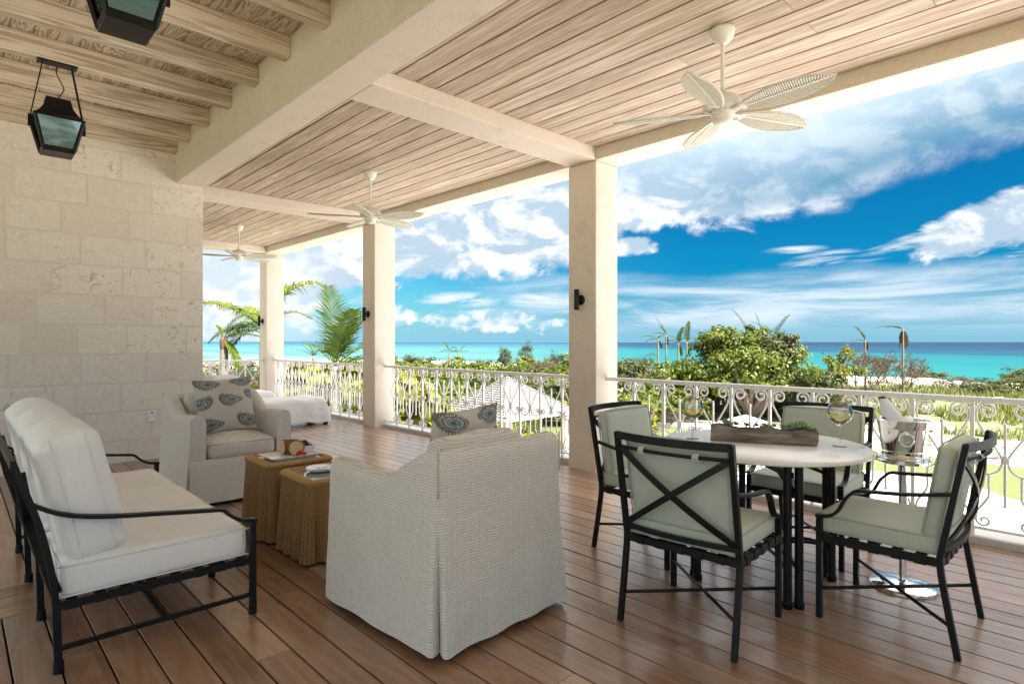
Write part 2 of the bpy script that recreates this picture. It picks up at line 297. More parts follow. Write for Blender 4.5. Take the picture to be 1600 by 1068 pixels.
def f_sand(t, b, o):
    p = wpos(t); n1 = t.noise(p, .09, 5, .6); n2 = t.noise(p, .9, 6, .65); n3 = t.noise(p, 9, 4, .6)
    c = t.mix(n3, (.36, .31, .25), (.48, .425, .36))
    sx_ = t.n('ShaderNodeSeparateXYZ', {0: p}).outputs[0]
    veg = t.m('MULTIPLY', t.ss(t.m('ADD', t.m('MULTIPLY', n1, .6), t.m('MULTIPLY', n2, .5)), .45, .55), t.ss(sx_, 96, 78))
    sy_ = t.n('ShaderNodeSeparateXYZ', {0: p}).outputs[1]; inland = t.m('MAXIMUM', t.ss(sx_, -30, -80), t.m('MULTIPLY', t.ss(sx_, 110, 96), t.ss(sy_, -50, -110)))
    veg = t.m('MAXIMUM', veg, t.m('MULTIPLY', inland, t.ss(n2, .3, .45)))
    c = t.mix(t.m('MULTIPLY', veg, .9), c, t.mix(n3, (.05, .065, .015), (.11, .115, .035)))
    t.put(b.inputs['Base Color'], c); t.put(b.inputs['Normal'], t.bump(t.m('ADD', n2, n3), .5, .1))
M_sand = mat('sand_and_scrub', rough=.95, fn=f_sand)
M_lawn = mat('lawn', rough=.9, fn=lambda t, b, o: t.put(b.inputs['Base Color'], t.mix(t.noise(wpos(t), 3.5, 6, .7), (.06, .075, .014), (.105, .115, .028))))
M_pave = mat('pale_paving', rough=.8, fn=lambda t, b, o: t.put(b.inputs['Base Color'], t.mix(t.noise(wpos(t), 1.1, 5, .6), (.50, .475, .44), (.60, .575, .54))))
M_pathsand = mat('white_sand_path', rough=.95, fn=lambda t, b, o: t.put(b.inputs['Base Color'], t.mix(t.noise(wpos(t), 2.0, 6, .65), (.42, .385, .33), (.54, .51, .46))))
def f_sea(t, b, o):
    p = wpos(t); s_ = t.n('ShaderNodeSeparateXYZ', {0: p}); x, y = s_.outputs[0], s_.outputs[1]
    n1 = t.noise(t.v('MULTIPLY', p, (.006, .0012, 1)), 1.0, 5, .6, .6); n2 = t.noise(t.v('MULTIPLY', p, (.03, .006, 1)), 1.0, 4, .6)
    d = t.m('ADD', t.m('SUBTRACT', x, t.m('MULTIPLY', y, .55)), t.m('MULTIPLY', t.m('SUBTRACT', n1, .5), 170))
    c = t.ramp(t.m('DIVIDE', t.m('SUBTRACT', d, 80), 1200), (0, (.045, .115, .105)), (.04, (.004, .092, .092)), (.16, (.001, .076, .083)), (.255, (.001, .062, .077)), (.285, (.001, .032, .055)), (.45, (.001, .022, .046)), (1, (.001, .012, .034)))
    left = t.ss(t.m('SUBTRACT', y, t.m('MULTIPLY', x, .75)), -60, 160)
    c2 = t.ramp(t.m('DIVIDE', t.m('SUBTRACT', x, 110), 2400), (0, (.10, .15, .135)), (.02, (.052, .128, .125)), (.10, (.035, .118, .12)), (.30, (.018, .078, .10)), (1, (.007, .033, .062)))
    c = t.mix(left, c, c2); c = t.mix(t.m('MULTIPLY', t.ss(n2, .46, .66), .45), c, (.004, .056, .075))
    foam = t.m('MULTIPLY', t.m('MULTIPLY', t.ss(y, 150, 110), t.ss(t.m('ADD', x, t.m('MULTIPLY', n2, 14)), 136, 129)), t.ss(t.noise(t.v('MULTIPLY', p, (.25, .04, 1)), 1.0, 4), .5, .62))
    c = t.mix(t.m('MULTIPLY', foam, .7), c, (.75, .75, .73))
    t.put(b.inputs['Base Color'], c); t.put(b.inputs['Normal'], t.bump(t.noise(t.v('MULTIPLY', p, (.5, .18, 1)), 1.0, 5, .65), .35, .8))
M_sea = mat('sea_water', rough=.5, spec=.05, fn=f_sea)
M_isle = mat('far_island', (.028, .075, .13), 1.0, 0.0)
M_shingle = mat('white_shingle', rough=.7, fn=lambda t, b, o: t.put(b.inputs['Base Color'], t.mix(t.m('ADD', t.m('MULTIPLY', t.noise(wpos(t), 6, 4), .6), t.m('MULTIPLY', rnd(t), .4)), (.13, .12, .112), (.27, .255, .24))))
M_rooftrim = mat('brown_roof_trim', (.16, .10, .06), .7)
M_gutter = mat('under_roof', (.10, .08, .06), .9)
M_canvas = mat('white_canvas', (.80, .79, .77), .9)
M_teak = mat('weathered_teak', (.30, .19, .12), .7)
M_rock = mat('pale_rock', rough=.95, fn=lambda t, b, o: (t.put(b.inputs['Base Color'], t.mix(t.noise(objco(t), 3, 5), (.42, .36, .29), (.66, .60, .51))), t.put(b.inputs['Normal'], t.bump(t.noise(objco(t), 6, 5), .6, .1))))

# ---------------------------------------------------------------- mesh helpers
class MB:
    def __init__(s): s.v = []; s.f = []; s.uv = None
    def add(s, vs, fs):
        o = len(s.v); s.v += [tuple(p) for p in vs]; s.f += [tuple(i + o for i in f) for f in fs]; return s
    def box(s, x0, x1, y0, y1, z0, z1):
        return s.add([(x, y, z) for z in (z0, z1) for y in (y0, y1) for x in (x0, x1)], [(0, 2, 3, 1), (4, 5, 7, 6), (0, 1, 5, 4), (2, 6, 7, 3), (0, 4, 6, 2), (1, 3, 7, 5)])
    def bar(s, p, q, wd, ht=None, up=(0, 0, 1)):
        p, q = Vector(p), Vector(q); d = (q - p).normalized(); u = Vector(up)
        if abs(d.dot(u)) > .98: u = Vector((1, 0, 0))
        a = d.cross(u).normalized() * wd / 2; b_ = a.cross(d).normalized() * (ht or wd) / 2
        return s.add([c + i * a + j * b_ for c in (p, q) for i, j in ((-1, -1), (1, -1), (1, 1), (-1, 1))], [(3, 2, 1, 0), (4, 5, 6, 7), (0, 1, 5, 4), (1, 2, 6, 5), (2, 3, 7, 6), (3, 0, 4, 7)])
    def tube(s, pts, r, n=8, closed=False, flat=None):
        pts = [Vector(p) for p in pts]; m_ = len(pts); o = len(s.v); rs = r if hasattr(r, '__len__') else [r] * m_
        t0 = (pts[1] - pts[0]).normalized(); ref = Vector((0, 0, 1)) if abs(t0.z) < .9 else Vector((1, 0, 0)); a = t0.cross(ref).normalized()
        for i, p in enumerate(pts):
            nx = pts[(i + 1) % m_] if closed or i < m_ - 1 else p; pv = pts[i - 1] if closed or i > 0 else p
            t = (nx - pv).normalized(); a = (a - t * a.dot(t)).normalized(); b_ = t.cross(a)
            for k in range(n):
                g = 2 * PI * k / n + PI / n; s.v.append(tuple(p + a * math.cos(g) * rs[i] + b_ * math.sin(g) * rs[i] * (flat or 1)))
        for i in range(m_ if closed else m_ - 1):
            j = (i + 1) % m_
            for k in range(n): s.f.append((o + i * n + k, o + i * n + (k + 1) % n, o + j * n + (k + 1) % n, o + j * n + k))
        if not closed: s.f.append(tuple(o + k for k in range(n))[::-1]); s.f.append(tuple(o + (m_ - 1) * n + k for k in range(n)))
        return s
    def lathe(s, prof, n=24, c=(0, 0, 0)):
        o = len(s.v)
        for r, z in prof:
            for k in range(n): g = 2 * PI * k / n; s.v.append((c[0] + r * math.cos(g), c[1] + r * math.sin(g), c[2] + z))
        for i in range(len(prof) - 1):
            for k in range(n): s.f.append((o + i * n + k, o + i * n + (k + 1) % n, o + (i + 1) * n + (k + 1) % n, o + (i + 1) * n + k))
        if prof[0][0] > 1e-4: s.f.append(tuple(o + k for k in range(n))[::-1])
        if prof[-1][0] > 1e-4: s.f.append(tuple(o + (len(prof) - 1) * n + k for k in range(n)))
        return s
    def ball(s, c, r, n=8, m_=5):
        rr = r if hasattr(r, '__len__') else (r, r, r); o = len(s.v)
        for i in range(m_ + 1):
            th = PI * i / m_
            for k in range(n): g = 2 * PI * k / n; s.v.append((c[0] + rr[0] * math.sin(th) * math.cos(g), c[1] + rr[1] * math.sin(th) * math.sin(g), c[2] - rr[2] * math.cos(th)))
        for i in range(m_):
            for k in range(n): s.f.append((o + i * n + k, o + i * n + (k + 1) % n, o + (i + 1) * n + (k + 1) % n, o + (i + 1) * n + k))
        return s
    def mesh(s, name, smooth=False, bevel=0, seg=1):
        me = bpy.data.meshes.new(name); me.from_pydata(s.v, [], s.f)
        bm = bmesh.new(); bm.from_mesh(me); bmesh.ops.remove_doubles(bm, verts=bm.verts, dist=1e-6)
        if bevel: bmesh.ops.bevel(bm, geom=bm.edges[:], offset=bevel, segments=seg, affect='EDGES', profile=.5)
        bmesh.ops.recalc_face_normals(bm, faces=bm.faces); bm.to_mesh(me); bm.free()
        if smooth: me.polygons.foreach_set('use_smooth', [True] * len(me.polygons)); 
        if smooth == 'auto': me.set_sharp_from_angle(angle=rad(40))
        me.update(); return me
    def build(s, name, material, parent=None, smooth=False, bevel=0, seg=1, loc=(0, 0, 0), rot=None):
        return put(name, s.mesh(name, smooth, bevel, seg), material, parent, loc, rot)
def put(name, me, material=None, parent=None, loc=(0, 0, 0), rot=None):
    if material and not me.materials: me.materials.append(material)
    o = bpy.data.objects.new(name, me); COL.objects.link(o); o.location = loc
    if rot: o.rotation_euler = rot
    if parent: o.parent = parent
    return o
def tag(o, label=None, cat=None, group=None, kind=None):
    if label: o['label'] = label
    if cat: o['category'] = cat
    if group: o['group'] = group
    if kind: o['kind'] = kind
    return o
def thing(name, label, cat, loc=(0, 0, 0), rz=0, group=None, kind=None):
    o = bpy.data.objects.new(name, None); COL.objects.link(o); o.location = loc; o.rotation_euler = (0, 0, rz); o.empty_display_size = .1
    return tag(o, label, cat, group, kind)
def copy_tree(o, parent=None):
    c = o.copy(); COL.objects.link(c); c.parent = parent
    for ch in list(o.children): copy_tree(ch, c)
    return c
def spline(pts, n=8, closed=False):
    P = [Vector(p) for p in pts]; out = []; m_ = len(P)
    for i in range(m_ if closed else m_ - 1):
        a, b_, c, d = (P[(i - 1) % m_] if closed or i else P[0] * 2 - P[1]), P[i], P[(i + 1) % m_], (P[(i + 2) % m_] if closed or i < m_ - 2 else P[-1] * 2 - P[-2])
        for k in range(n):
            t = k / n; out.append(.5 * (2 * b_ + (c - a) * t + (2 * a - 5 * b_ + 4 * c - d) * t * t + (3 * b_ - a - 3 * c + d) * t ** 3))
    if not closed: out.append(P[-1])
    return out
def sstep(a, b_, x): t = min(1, max(0, (x - a) / (b_ - a))); return t * t * (3 - 2 * t)
def cushion(sx, sy, sz, r=.05, crown=.03, n=14, wob=.006, seed=0, side=.3):
    """soft box centred on the origin: rounded edges, bulging faces, slight unevenness"""
    bm = bmesh.new(); bmesh.ops.create_cube(bm, size=2); bmesh.ops.subdivide_edges(bm, edges=bm.edges[:], cuts=n, use_grid_fill=True)
    h = (sx / 2, sy / 2, sz / 2); r = min(r, min(h) * .98)
    for v in bm.verts:
        q = [math.sin(c * PI / 2) * .45 + c * .55 for c in v.co]
        p = Vector([q[i] * h[i] for i in range(3)]); core = Vector([max(-h[i] + r, min(h[i] - r, p[i])) for i in range(3)])
        d = p - core
        if d.length > 1e-6: p = core + d.normalized() * r
        u = [p[i] / h[i] for i in range(3)]
        f = [(1 - u[(i + 1) % 3] ** 2) * (1 - u[(i + 2) % 3] ** 2) for i in range(3)]
        amt = (crown * side, crown * side, crown)
        p = p + Vector([amt[i] * f[i] * u[i] for i in range(3)])
        w_ = noise.noise_vector(p * 6 + Vector((seed, seed * 2.1, 0)))
        v.co = p + w_ * wob
    bmesh.ops.recalc_face_normals(bm, faces=bm.faces)
    me = bpy.data.meshes.new('cushion'); bm.to_mesh(me); bm.free(); me.polygons.foreach_set('use_smooth', [True] * len(me.polygons)); return me
def cord(sx, sy, z, r, crown_edge=.012, n=10):
    """piping round a cushion edge"""
    c = .04; pts = []
    for cx, cy, a0 in ((sx / 2 - c, sy / 2 - c, 0), (-sx / 2 + c, sy / 2 - c, 90), (-sx / 2 + c, -sy / 2 + c, 180), (sx / 2 - c, -sy / 2 + c, 270)):
        for k in range(5): g = rad(a0 + k * 22.5); pts.append((cx + c * math.cos(g), cy + c * math.sin(g), z))
    return MB().tube(spline(pts, 3, True), r, 5, True)

# ================================================================ THE VERANDA
XE, XW = 4.91, 2.27                          # inner face of the columns; seaward face of the house corner
CY = [-.570, 3.893, 8.356, 12.819]; CS = .38  # near faces of the columns, their side
ZB, ZC, ZR = 3.28, 3.405, 3.62                # undersides: beams, boarded ceiling, rafters
deck = thing('deck', None, None, kind='structure')
MB().box(-3.2, 5.32, -4.2, 13.3, -.45, -.035).build('deck_joists', M_gap, deck)
_pl = {}
def plank(parent, mt, nm, x0, x1, y0, y1, zt, th, bev, along='y', key=''):
    L, Wd = (y1 - y0, x1 - x0) if along == 'y' else (x1 - x0, y1 - y0)
    k = (round(L, 2), round(Wd, 3), key)
    if k not in _pl: _pl[k] = MB().box(-L / 2, L / 2, -Wd / 2, Wd / 2, -th / 2, th / 2).mesh(nm, bevel=bev)
    return put(nm, _pl[k], mt, parent, ((x0 + x1) / 2, (y0 + y1) / 2, zt - th / 2), (0, 0, PI / 2) if along == 'y' else None)
PW = .154; x = -3.2; i = 0
def run(x0, x1, ya, yb):
    """a row of boards from ya to yb, butted at a random place"""
    cuts = [ya]; y = ya + random.choice((1.4, 2.2, 3.0, 5.8, 7.4, 9.0, 10.2))
    while y < yb - 1.0: cuts.append(y); y += random.choice((5.4, 6.2, 7.0))
    cuts.append(yb)
    for a, b_ in zip(cuts, cuts[1:]): plank(deck, M_deck, 'plank', x0, x1, a + .0015, b_ - .0015, random.uniform(-.0012, .0012), .03, .002, key='d')
while x < 5.05:
    x1 = min(x + PW - .008, 5.055)
    if x1 < .36:
        run(x, x1, -4.2, 3.868); run(x, x1, 4.332, 7.95)
    elif x1 < XW + .1: run(x, x1, -4.2, 7.95 if x1 < XW else 8.44)
    else: run(x, x1, -4.2, 8.44); run(x, x1, 8.755, 13.25)
    x += PW
for k in range(3): plank(deck, M_deck, 'plank', -3.2, .355, 3.872 + k * PW, 3.872 + k * PW + .147, 0, .03, .002, 'x', 'd')
for k in range(2): plank(deck, M_deck, 'plank', XW, 5.055, 8.445 + k * PW, 8.445 + k * PW + .147, .001, .03, .002, 'x', 'd')
kerb = thing('kerb', None, None, kind='structure')
for y0, y1 in ((-4.2, CY[0]), *((CY[k] + CS, CY[k + 1]) for k in range(3))): MB().box(5.06, 5.31, y0 + .002, y1 - .002, -.45, .05).build('kerb_stone', M_pave, kerb, bevel=.006)
MB().box(XW, XE - .002, 12.93, 13.2, -.45, .05).build('kerb_stone', M_pave, kerb, bevel=.006)

lab = ['pale stucco column beyond the right edge of the photo', 'wide pale stucco column in the middle with dark sconce, nearest the dining chairs', 'pale stucco column between the far armchair and the pillow, second from the sea end',
       'pale stucco column at the far corner of the veranda, beside the leaning palms']
for k, y in enumerate(CY):
    c = thing('column', lab[k], 'column', (XE + CS / 2, y + CS / 2, 0), group='veranda columns')
    bm = MB().box(-CS / 2, CS / 2, -CS / 2, CS / 2, -.45, ZB - .002); bm.build('shaft', M_stucco, c, bevel=.012, seg=2)
    if k == 0: continue
    s = thing('wall_sconce', ['', 'dark bronze cylinder sconce on the nearest column in view', 'dark bronze sconce on the second column, in front of palm fronds', 'small dark sconce on the farthest corner column'][k], 'sconce', (XE, y + .2, 1.82), group='column sconces')
    MB().lathe([(0, 0), (.052, 0), (.055, .004), (.055, .018), (.05, .022), (0, .022)], 24).build('mount', M_bronze, s, True, rot=(0, -PI / 2, 0))
    MB().lathe([(.0, -.11), (.024, -.11), (.028, -.105), (.028, .105), (.024, .11), (0, .11)], 20, (-.075, 0, 0)).build('lamp_tube', M_bronze, s, 'auto')
    MB().bar((-.02, 0, 0), (-.06, 0, 0), .03).build('arm', M_bronze, s)

roof = thing('veranda_roof', None, None, kind='structure')
MB().box(-3.2, 5.45, -5, 13.4, 3.86, 4.15).build('roof_slab', M_stucco, roof)
MB().box(XE, XE + CS, -5, 13.2, ZB, 3.857).build('edge_beam', M_stucco, roof, bevel=.012, seg=2)
MB().box(1.96, XW, -5, 7.948, ZB, 3.857).build('main_beam', M_stucco, roof, bevel=.012, seg=2)
for y in CY: MB().box(XW + .001, XE - .001, y, y + CS, ZB + .0015, 3.856).build('cross_beam', M_stucco, roof, bevel=.012, seg=2)
ceil = thing('boarded_ceiling', None, None, kind='structure')
NB = 14; bw = (XE - XW) / NB
for y0, y1 in ((-5, CY[0]), *((CY[k] + CS, CY[k + 1]) for k in range(3))):
    MB().box(XW + .002, XE - .002, y0 + .002, y1 - .002, ZC + .022, ZC + .04).build('ceiling_back', M_gap, ceil)
    for k in range(NB):
        xa, xb = XW + .006 + k * bw, XW + (k + 1) * bw - .007
        cut = y0 + (y1 - y0) * random.choice((0, 0, .25, .4, .5, .6, .75))
        for a, b_ in ((y0 + .003, cut), (cut, y1 - .003)):
            if b_ - a > .1: plank(ceil, M_ceiling, 'ceiling_board', xa, xb, a + .001, b_ - .001, ZC + .02 + random.uniform(-.001, .001), .02, .004, key='c')
inner = thing('raftered_ceiling', None, None, kind='structure')
for k in range(13):
    y = 7.975 - .672 * k - (.03 if k == 0 else 0)
    if k == 0: y = 7.84
    me = MB().box(-2.56, 2.559, -.05, .05, -.085, .085).mesh('rafter', bevel=.006)
    put("rafter", me, M_rafter, inner, (-.6, y + .05, ZR + .085))
x = -3.2
while x < 1.95:
    for a, b_ in ((-2, 2.6), (2.6, 7.95)): plank(inner, M_over, 'ceiling_board', x, min(x + .143, 1.955), a + .001, b_ - .001, ZR + .192, .02, .003, key='o')
    x += .147
MB().box(-3.2, 1.955, -2, 7.95, ZR + .196, ZR + .21).build('ceiling_back', M_gap, inner)

wall = thing('stone_wall', 'cream coral stone block wall behind the sofa', 'wall', (0, 7.95, 0))
MB().box(-2.6, XW - .004, .0035, .5, -.45, 3.855).build('mortar_bed', M_mortar, wall)
MB().box(1.9, XW - .006, .502, 5.25, -.45, 3.855).build('return_wall', M_mortar, wall)
zc = -.09; row = 0
while zc < 3.8:
    z1 = min(zc + .33, 3.84); xr = XW; first = [.31, .56, .40, .62][row % 4] * (1 if row % 2 else .62)
    while xr > -2.5:
        L = first if xr == XW else random.choice((.60, .61, .62, .62, .64, .46)); L = min(L, xr + 2.6)
        if L > .08: MB().box(-L / 2 + .009, L / 2 - (.009 if xr < XW else 0), -.0, .12, -(z1 - zc) / 2 + .009, (z1 - zc) / 2 - .009).build('stone_block', M_coral, wall, bevel=.006, seg=2, loc=(xr - L / 2, random.uniform(-.0015, .0015), (zc + z1) / 2))
        xr -= L
    zc += .33; row += 1
o = thing('wall_outlet', 'small white electrical outlet cover low on the stone wall', 'outlet', (1.714, 7.943, .5))
MB().box(-.045, .045, -.012, .0, -.065, .065).build('cover_plate', M_plastic, o, bevel=.006, seg=2)
MB().box(-.012, .012, -.0145, -.0125, .035, .048).build('screw_slot', M_bronze, o)

# ---------------------------------------------------------------- wrought iron railings
HW = .1735
def spiral(cx, cz, r0, r1, a0, a1, n=26):
    return [(cx + (r0 + (r1 - r0) * (k / n) ** .8) * math.cos(rad(a0 + (a1 - a0) * k / n)), cz + (r0 + (r1 - r0) * (k / n) ** .8) * math.sin(rad(a0 + (a1 - a0) * k / n))) for k in range(n + 1)]
up = spiral(.078, .905, .012, .055, -330, 180)
up += [(.021, .862), (.034, .815), (.07, .745), (.13, .645), (HW - .018, .592), (HW - .016, .56)]
upper = [(p[0], p[1]) for p in up[:27]] + [(v.x, v.z) for v in spline([(a, 0, b_) for a, b_ in up[26:]], 4)][1:]
arc = [(HW - .016, .56), (HW - .03, .512), (.105, .482), (.07, .478), (.03, .503)] + spiral(.052, .543, .032, .010, 180, -250, 20)[0:]
upper += [(v.x, v.z) for v in spline([(a, 0, b_) for a, b_ in arc], 2)][1:]
lo = [(.088, .479), (.088, .40), (.088, .33), (.07, .29), (.03, .225), (.020, .18)] + spiral(.062, .158, .043, .011, 180, 590, 22)
lower = [(v.x, v.z) for v in spline([(a, 0, b_) for a, b_ in lo], 2)]
def sc_mesh(nm, pts, s): return MB().tube([(s * a, 0, b_) for a, b_ in pts], .0082, 6).mesh(nm, True)
ME = dict(upper=[sc_mesh('upper_scroll', upper, s) for s in (1, -1)], lower=[sc_mesh('lower_scroll', lower, s) for s in (1, -1)],
          post=MB().bar((0, 0, .05), (0, 0, .958), .026, .022).mesh('post'),
          bar=MB().bar((0, 0, .275), (0, 0, .81), .015).ball((0, 0, .815), .013).ball((0, 0, .272), .013).bar((0, 0, .562), (0, 0, .612), .034, .02).mesh('ball_bar'),
          stub=MB().bar((.078, 0, .955), (.078, 0, .962), .012).bar((-.078, 0, .955), (-.078, 0, .962), .012).mesh('stub'))
def railing(label, p, q, phase):
    p, q = Vector(p), Vector(q); L = (q - p).length; d = (q - p).normalized()
    t = thing('railing', label, 'railing', p, math.atan2(d.y, d.x), 'white scrolled railings')
    MB().box(0.002, L - .002, -.025, .025, .958, .996).build('top_rail', M_iron, t, bevel=.004)
    MB().box(0.002, L - .002, -.012, .012, .096, .112).build('bottom_rail', M_iron, t)
    s = phase
    while s < L + HW:
        for side in (0, 1):
            sg = 1 if side == 0 else -1
            if 0.02 < s + sg * .1 < L - .02 and s + sg * .165 < L and s + sg * .165 > 0:
                put('upper_scroll', ME['upper'][side], M_iron, t, (s, 0, 0)); put('lower_scroll', ME['lower'][side], M_iron, t, (s, 0, 0))
        if .02 < s < L - .02: put('post', ME['post'], M_iron, t, (s, 0, 0))
        if .02 < s + HW < L - .02: put('ball_bar', ME['bar'], M_iron, t, (s + HW, 0, 0))
        s += 2 * HW
XR = 5.1
railing('white scrolled iron railing behind the dining table, right of the middle column', (XR, CY[1], 0), (XR, CY[0] + CS, 0), (CY[1] - 3.545))
railing('white scrolled iron railing between the middle and second columns, before the shingled roof', (XR, CY[2], 0), (XR, CY[1] + CS, 0), (CY[2] - 8.0))
railing('white scrolled iron railing behind the covered loungers, before the farthest column', (XR, CY[3], 0), (XR, CY[2] + CS, 0), .17)
railing('white scrolled iron railing across the end of the veranda beside the stone wall', (XE, 13.0, 0), (XW, 13.0, 0), (XE - 4.54))

# ---------------------------------------------------------------- ceiling fans
def blade_mesh():
    L, n = .60, 26; b = MB(); prof = []
    for k in range(n + 1):
        u = k / n; wd = .105 * (math.sin(PI * min(1, (u + .03) * .985)) ** .62) * (.80 + .3 * u); prof.append((.11 + L * u, wd * (1 if u < 1 else .05)))
    vs = []; fs = []
    for x_, wd in prof:
        for sy in (-1, -.5, 0, .5, 1): vs.append((x_, sy * wd, .012 * (1 - sy * sy)))
    for k in range(n):
        for j in range(4): fs.append((k * 5 + j, k * 5 + j + 1, k * 5 + j + 6, k * 5 + j + 5))
    m_ = len(vs); vs += [(a, c, z - .006) for a, c, z in vs]; fs += [tuple(i + m_ for i in f[::-1]) for f in fs]
    for k in range(n):
        for j in (0, 4): a, c = k * 5 + j, (k + 1) * 5 + j; fs.append((a, c, c + m_, a + m_))
    b.add(vs, fs); leaf = b.mesh('blade_leaf', True)
    r = MB(); r.bar((.10, 0, .003), (.11 + L, 0, .003), .012, .014)
    for k in range(1, 40):
        u = k / 42; u2 = min(.995, u + .045); x_ = .11 + L * u
        for sg in (-1, 1):
            wd = np.interp(.11 + L * u2, [p[0] for p in prof], [p[1] for p in prof])
            r.bar((x_, 0, .005), (.11 + L * u2, sg * wd * .97, -.007), .0062, .009)
    edge = spline([(a, c, -.003) for a, c in prof] + [(a, -c, -.003) for a, c in prof[::-1]], 1)
    rim = MB().tube(edge, .005, 5)
    return leaf, r.mesh('blade_ribs'), rim.mesh('blade_rim', True)
BL = blade_mesh()
def fan(label, loc, ang):
    f = thing('ceiling_fan', label, 'fan', loc, 0, 'ceiling fans along the veranda')
    MB().lathe([(.075, 0), (.078, -.012), (.07, -.05), (.045, -.085), (.022, -.1), (0, -.1)], 28).build('canopy', M_fan, f, True)
    MB().lathe([(.0125, -.09), (.0125, -.39), (.03, -.405), (.034, -.44), (0, -.44)], 14).build('down_rod', M_fan, f, 'auto')
    MB().lathe([(.034, -.43), (.09, -.445), (.118, -.468), (.125, -.50), (.118, -.525), (.08, -.535), (0, -.535)], 32).build('motor_housing', M_fan, f, 'auto')
    MB().lathe([(.07, -.535), (.075, -.548), (.068, -.565), (.072, -.572), (.064, -.60), (.045, -.615), (0, -.622)], 28).build('switch_cup', M_fan, f, 'auto')
    for k in range(5):
        a = ang + 72 * k
        o = put('blade', BL[0], M_blade, f, (0, 0, -.545), (rad(-14), 0, rad(a))); put('blade_ribs', BL[1], M_rib, o); put('blade_rim', BL[2], M_rib, o)
        MB().bar((.06, 0, 0), (.17, 0, .0), .03, .012).bar((.15, -.03, -.002), (.15, .03, -.002), .03, .01).build('blade_arm', M_fan, f, loc=(0, 0, -.545), rot=(rad(-14), 0, rad(a)))
fan('white palm leaf ceiling fan over the dining table, nearest in view', (3.65, 1.85, ZC), -24)
fan('white ceiling fan in front of the second column, over the middle of the veranda', (3.65, 6.31, ZC), 10)
fan('small white ceiling fan at the far end, beside the stone wall', (3.65, 10.77, ZC), -50)

# ---------------------------------------------------------------- lanterns
def lantern(label, x, y, zr):
    t = thing('hanging_lantern', label, 'lantern', (x, y, zr), 0, 'black hanging lanterns')
    MB().box(-.13, .13, -.05, .05, -.012, -.001).build('ceiling_plate', M_black, t)
    zt, zm, zb = -.44, -.49, -.72; wt, wb = .155, .105
    prof = [(.155, -.465), (.125, -.43), (.095, -.375), (.082, -.32), (.08, -.30)]
    vs, fs = [], []
    for r, z in prof:
        for sx_, sy_ in ((-1, -1), (1, -1), (1, 1), (-1, 1)): vs.append((sx_ * r, sy_ * r, z))
    for k in range(len(prof) - 1):
        for j in range(4): fs.append((k * 4 + j, k * 4 + (j + 1) % 4, k * 4 + 4 + (j + 1) % 4, k * 4 + 4 + j))
    fs += [(3, 2, 1, 0), (16, 17, 18, 19)]
    MB().add(vs, fs).box(-.165, .165, -.165, .165, -.478, -.465).build('hood', M_black, t)
    MB().box(-wb, wb, -wb, wb, zb - .015, zb).build('base_plate', M_bronze, t, bevel=.004)
    for sx_, sy_ in ((-1, -1), (1, -1), (1, 1), (-1, 1)): MB().bar((sx_ * wt, sy_ * wt, -.475), (sx_ * (wb - .006), sy_ * (wb - .006), zb), .02).build('corner_bar', M_black, t)
    for a in range(4):
        c, s = math.cos(a * PI / 2), math.sin(a * PI / 2)
        def R(px, py, z): return (c * px - s * py, s * px + c * py, z)
        MB().add([R(-wt + .012, -wt + .004, -.48), R(wt - .012, -wt + .004, -.48), R(wb - .014, -wb + .01, zb + .012), R(-wb + .014, -wb + .01, zb + .012)], [(0, 1, 2, 3)]).build('pane', M_pane, t)
        MB().bar(R(-wb, -wb + .006, zb + .012), R(wb, -wb + .006, zb + .012), .016, .03).build('sill_bar', M_black, t)
    for sx_ in (-1, 1):
        lp = [(sx_ * .095, -.022, -.012), (sx_ * .168, -.022, -.44), (sx_ * .172, -.015, -.458), (sx_ * .172, .015, -.458), (sx_ * .168, .022, -.44), (sx_ * .095, .022, -.012)]
        MB().tube(lp, .0042, 6).build('hanger_rod', M_black, t)
        MB().bar((sx_ * .172, 0, -.45), (sx_ * .172, 0, -.545), .016, .03).build('side_bracket', M_bronze, t)
    MB().tube(spline([(0, 0, -.012), (-.005, 0, -.08), (.035, 0, -.17), (.04, 0, -.21), (.01, 0, -.27), (.005, 0, -.305)], 6), .0045, 6).build('flex', M_cable, t)
    MB().lathe([(0, zb), (.028, zb), (.028, zb + .03), (.012, zb + .035), (.012, zb + .11), (0, zb + .12)], 12).build('candle', M_china, t)
lantern('black hanging lantern by the stone wall, whole in view', .628, 6.009, ZR)
lantern('black hanging lantern cut off by the top edge of the photo', .625, 3.39, ZR)

# ================================================================ GROUND, SEA AND GARDEN
G, SEA = -4.5, -6.5
def sheet(nm, outline, z, material, kind='structure'):
    me = bpy.data.meshes.new(nm); me.from_pydata([(x_, y_, z) for x_, y_ in outline], [], [tuple(range(len(outline)))]); me.update()
    return tag(put(nm, me, material), kind=kind)
xs = [-6000, -1500, -400, -100, -30, 0, 20, 34, 42] + list(range(46, 132, 2)) + [140, 160]
ys = [-20000, -6000, -2000, -600, -200, -80, -40] + list(range(-24, 60, 3)) + [66, 75, 90, 110, 130, 140, 150, 160, 170, 180, 190, 200, 210, 225, 240, 320, 420, 600, 900, 1500, 3000, 8000, 20000]
vs, fs = [], []
def gz(x_, y_):
    sh = 55 * sstep(140, 215, y_); b_ = sstep(48, 60, x_) * (.35 * noise.noise((x_ * .11, y_ * .11, 0)) + .25 * noise.noise((x_ * .3, y_ * .3, 4)) + .5)
    return G + b_ - 2.9 * sstep(100, 134, x_ + sh) - 3 * sstep(134, 160, x_ + sh)
for yy in ys:
    for xx in xs: vs.append((xx, yy, gz(xx, yy)))
n_ = len(xs)
for j in range(len(ys) - 1):
    for i in range(n_ - 1): fs.append((j * n_ + i, j * n_ + i + 1, (j + 1) * n_ + i + 1, (j + 1) * n_ + i))
